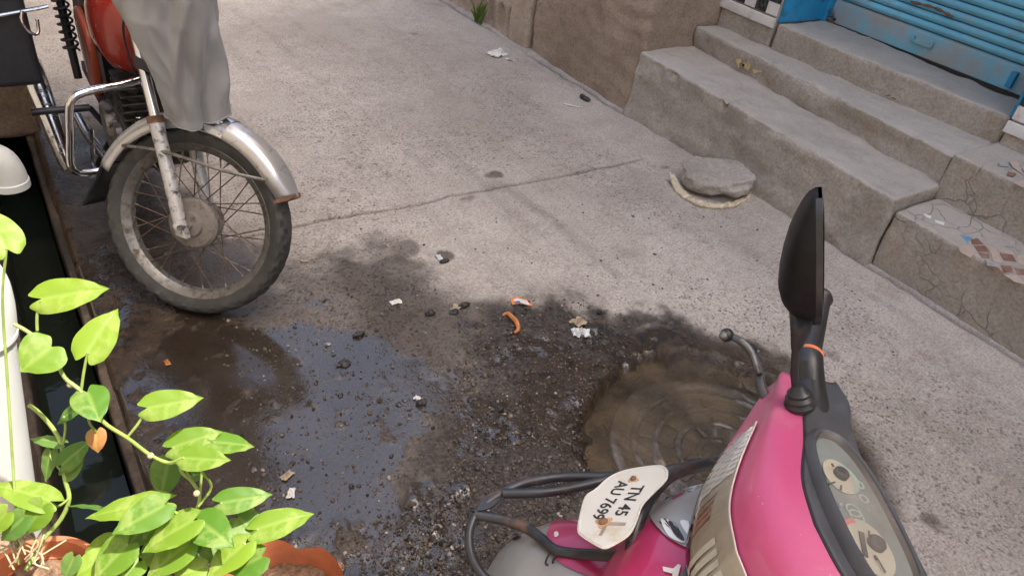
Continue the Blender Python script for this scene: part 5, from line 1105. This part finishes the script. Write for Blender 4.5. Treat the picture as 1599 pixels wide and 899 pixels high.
# sweet wrapper
wr = thing('sweet_wrapper', 'small white, blue and orange sweet wrapper on the damp grit', 'wrapper', gl(814, 474))
wa, wb = gl(798, 474, .006), gl(830, 473, .006); wx = nrm(wb-wa); wy = nrm(np.cross(V(0, 0, 1), wx)); wl = np.linalg.norm(wb-wa)
def wpatch(u0, u1, v0, v1, dz, mt, nm): solid(mesh(nm, MB().grid([[wa+wx*wl*u+wy*.018*v+V(0, 0, dz+.006*math.sin(u*5)+.003*v*v) for v in np.linspace(v0, v1, 4)] for u in np.linspace(u0, u1, 7)]), M[mt], wr), .0006, 1)
wpatch(0, 1, -1, 1, .001, 'white', 'sheet'); wpatch(0, .13, -1.02, 1.02, .0022, 'wraporange', 'end_band'); wpatch(.88, 1, -1.02, 1.02, .0022, 'wraporange', 'end_band'); wpatch(.13, .40, -1, -.1, .0022, 'wrapblue', 'blue_print'); wpatch(.13, .88, -1.02, -.82, .003, 'wraporange', 'edge_band'); wpatch(.13, .88, .82, 1.02, .003, 'wraporange', 'edge_band')
pe = [gl(784, 494, .006), gl(792, 493, .010), gl(800, 500, .012), gl(806, 507, .012), gl(809, 515, .008), gl(803, 520, .005)]
tag(mesh('fruit_peel', MB().tube(cat(pe, 5), [.004+.005*math.sin(math.pi*i/25) for i in range(26)], 7), M['peel'], base=tuple(pe[0])), 'curled orange fruit peel on the damp grit below the wrapper', 'peel')
crumple('crumpled_foil', 908, 520, .058, 21, 'foil', 'crumpled silver-white foil beside the manhole edge', 'foil', .7, (1.1, .7), 9, -.4)
crumple('dirty_rag', 904, 503, .05, 22, 'tan', 'small dirty tan rag lying behind the crumpled foil', 'rag', .5, (1, .8), 8, .2)
for i, (px, py, sz, mt, lb) in enumerate(((618, 471, .035, 'white', 'torn white scrap on damp ground past the motorcycle wheel'), (712, 481, .04, 'tan', 'pale scrap beside the black stones on damp ground'), (686, 402, .032, 'foil', 'grey-white scrap at the edge of the dark stain'), (654, 622, .026, 'white', 'white scrap lying in the shallow water film'), (475, 409, .022, 'tan', 'dry tan leaf bit beside the motorcycle wheel'), (448, 741, .03, 'tan', 'pale tan leaf bit in the wet near the money plant'), (455, 768, .028, 'white', 'whitish scrap in the wet close to the money plant'), (261, 565, .022, 'peel', 'brown-orange leaf bit on the dark wet edge of the drain'))):
    crumple('litter_scrap', px, py, sz, 40+i, mt, lb, 'litter', .4, (1.1, .6), 6, i*.7)
for i, (px, py, sx, sy, lb) in enumerate(((560, 521, .022, .012, 'flat black stone standing in the shallow water film'), (658, 628, .016, .012, 'black stone beside the white scrap in the water'), (672, 490, .018, .012, 'black stone left of the pale scrap'), (724, 478, .022, .012, 'black stone right of the pale scrap'), (710, 488, .016, .010, 'small black stone under the pale scrap'), (536, 567, .02, .012, 'dark stone poking from the middle of the water film'), (694, 408, .018, .010, 'dark stone by the grey-white scrap at the stain edge'))):
    c = gl(px, py, .004); tag(mesh('black_stone', lump(c, (sx, sy, .010), .4, 60+i, 16, 10), M['stain'], base=tuple(c)), lb, 'stone')
c = XP(1389, 152, 3.35); c = G(1389, 152, .472); tag(mesh('twig', MB().tube([c+V(.0, .02, 0), c+V(.005, 0, .004), c+V(0, -.03, .002)], .003, 6).tube([c+V(.005, 0, .004), c+V(-.012, .006, .012)], .002, 5), M['twig'], base=tuple(c)), 'short dark twig on the second cement step', 'twig')
# loose gravel in the wet grit, uncountable
def gravel():
    g = np.random.default_rng(5); vs = []; fs = []; t_ = (1+5**.5)/2
    ico = np.array([(-1, t_, 0), (1, t_, 0), (-1, -t_, 0), (1, -t_, 0), (0, -1, t_), (0, 1, t_), (0, -1, -t_), (0, 1, -t_), (t_, 0, -1), (t_, 0, 1), (-t_, 0, -1), (-t_, 0, 1)])/1.9
    icf = [(0, 11, 5), (0, 5, 1), (0, 1, 7), (0, 7, 10), (0, 10, 11), (1, 5, 9), (5, 11, 4), (11, 10, 2), (10, 7, 6), (7, 1, 8), (3, 9, 4), (3, 4, 2), (3, 2, 6), (3, 6, 8), (3, 8, 9), (4, 9, 5), (2, 4, 11), (6, 2, 10), (8, 6, 7), (9, 8, 1)]
    zones = [([(700, 600), (780, 470), (900, 465), (1000, 495), (950, 640), (950, 760), (760, 900), (560, 930), (700, 760)], 4200), ([(340, 480), (600, 430), (760, 470), (760, 760), (560, 900), (380, 820)], 1500), ([(560, 820), (720, 760), (760, 899), (560, 930)], 900), ([(450, 300), (1250, 330), (1500, 700), (1100, 520), (600, 380)], 260)]
    for poly, n in zones:
        P = np.array(poly, float); k = 0
        while k < n:
            x, y = g.uniform(P[:, 0].min(), P[:, 0].max()), g.uniform(P[:, 1].min(), P[:, 1].max())
            if sdpoly(np.array([x]), np.array([y]), poly)[0] < 0: continue
            c = gl(x, y); k += 1
            if np.hypot(c[0]-MC[0], c[1]-MC[1]) < .42: continue
            s_ = g.lognormal(-5.75, .40); q = ico*g.uniform(.7, 1.25, (12, 1))*np.array([1, g.uniform(.6, 1), g.uniform(.45, .8)])*s_; th = g.uniform(0, 6.3); rot = np.array([[math.cos(th), -math.sin(th), 0], [math.sin(th), math.cos(th), 0], [0, 0, 1]])
            o = len(vs); vs += (q@rot.T+c+V(0, 0, s_*.2)).tolist(); fs += [(a+o, b+o, d+o) for a, b, d in icf]
    me = bpy.data.meshes.new('gravel'); me.from_pydata(vs, [], fs); o = link('gravel', me, M['gravel'], smooth=False); tag(o, 'loose wet gravel scattered over the damp lane', 'gravel', kind='stuff')
gravel()
# weed at the foot of the carved wall
wd_ = thing('weed', 'small green weed growing at the foot of the carved wall', 'weed', gl(750, 40))
for k in range(22):
    r_ = random.Random(k+90); b0 = gl(750, 38)+V(r_.uniform(-.03, .0), r_.uniform(-.05, .05), 0); th = r_.uniform(0, 6.28); hgt = r_.uniform(.06, .16); dr = V(math.cos(th), math.sin(th), 0)*r_.uniform(.02, .05)
    sdv_ = nrm(np.cross(dr+V(0, 0, hgt), V(.3, .8, .2)))*.007
    me = MB().grid([[b0+dr*u*u+V(0, 0, hgt*u)+sdv_*s_*(math.sin(math.pi*min(.97, u*.85+.12))) for s_ in (-1, 0, 1)] for u in np.linspace(0, 1, 6)]); mesh('leaf', me, M['weed'], wd_)
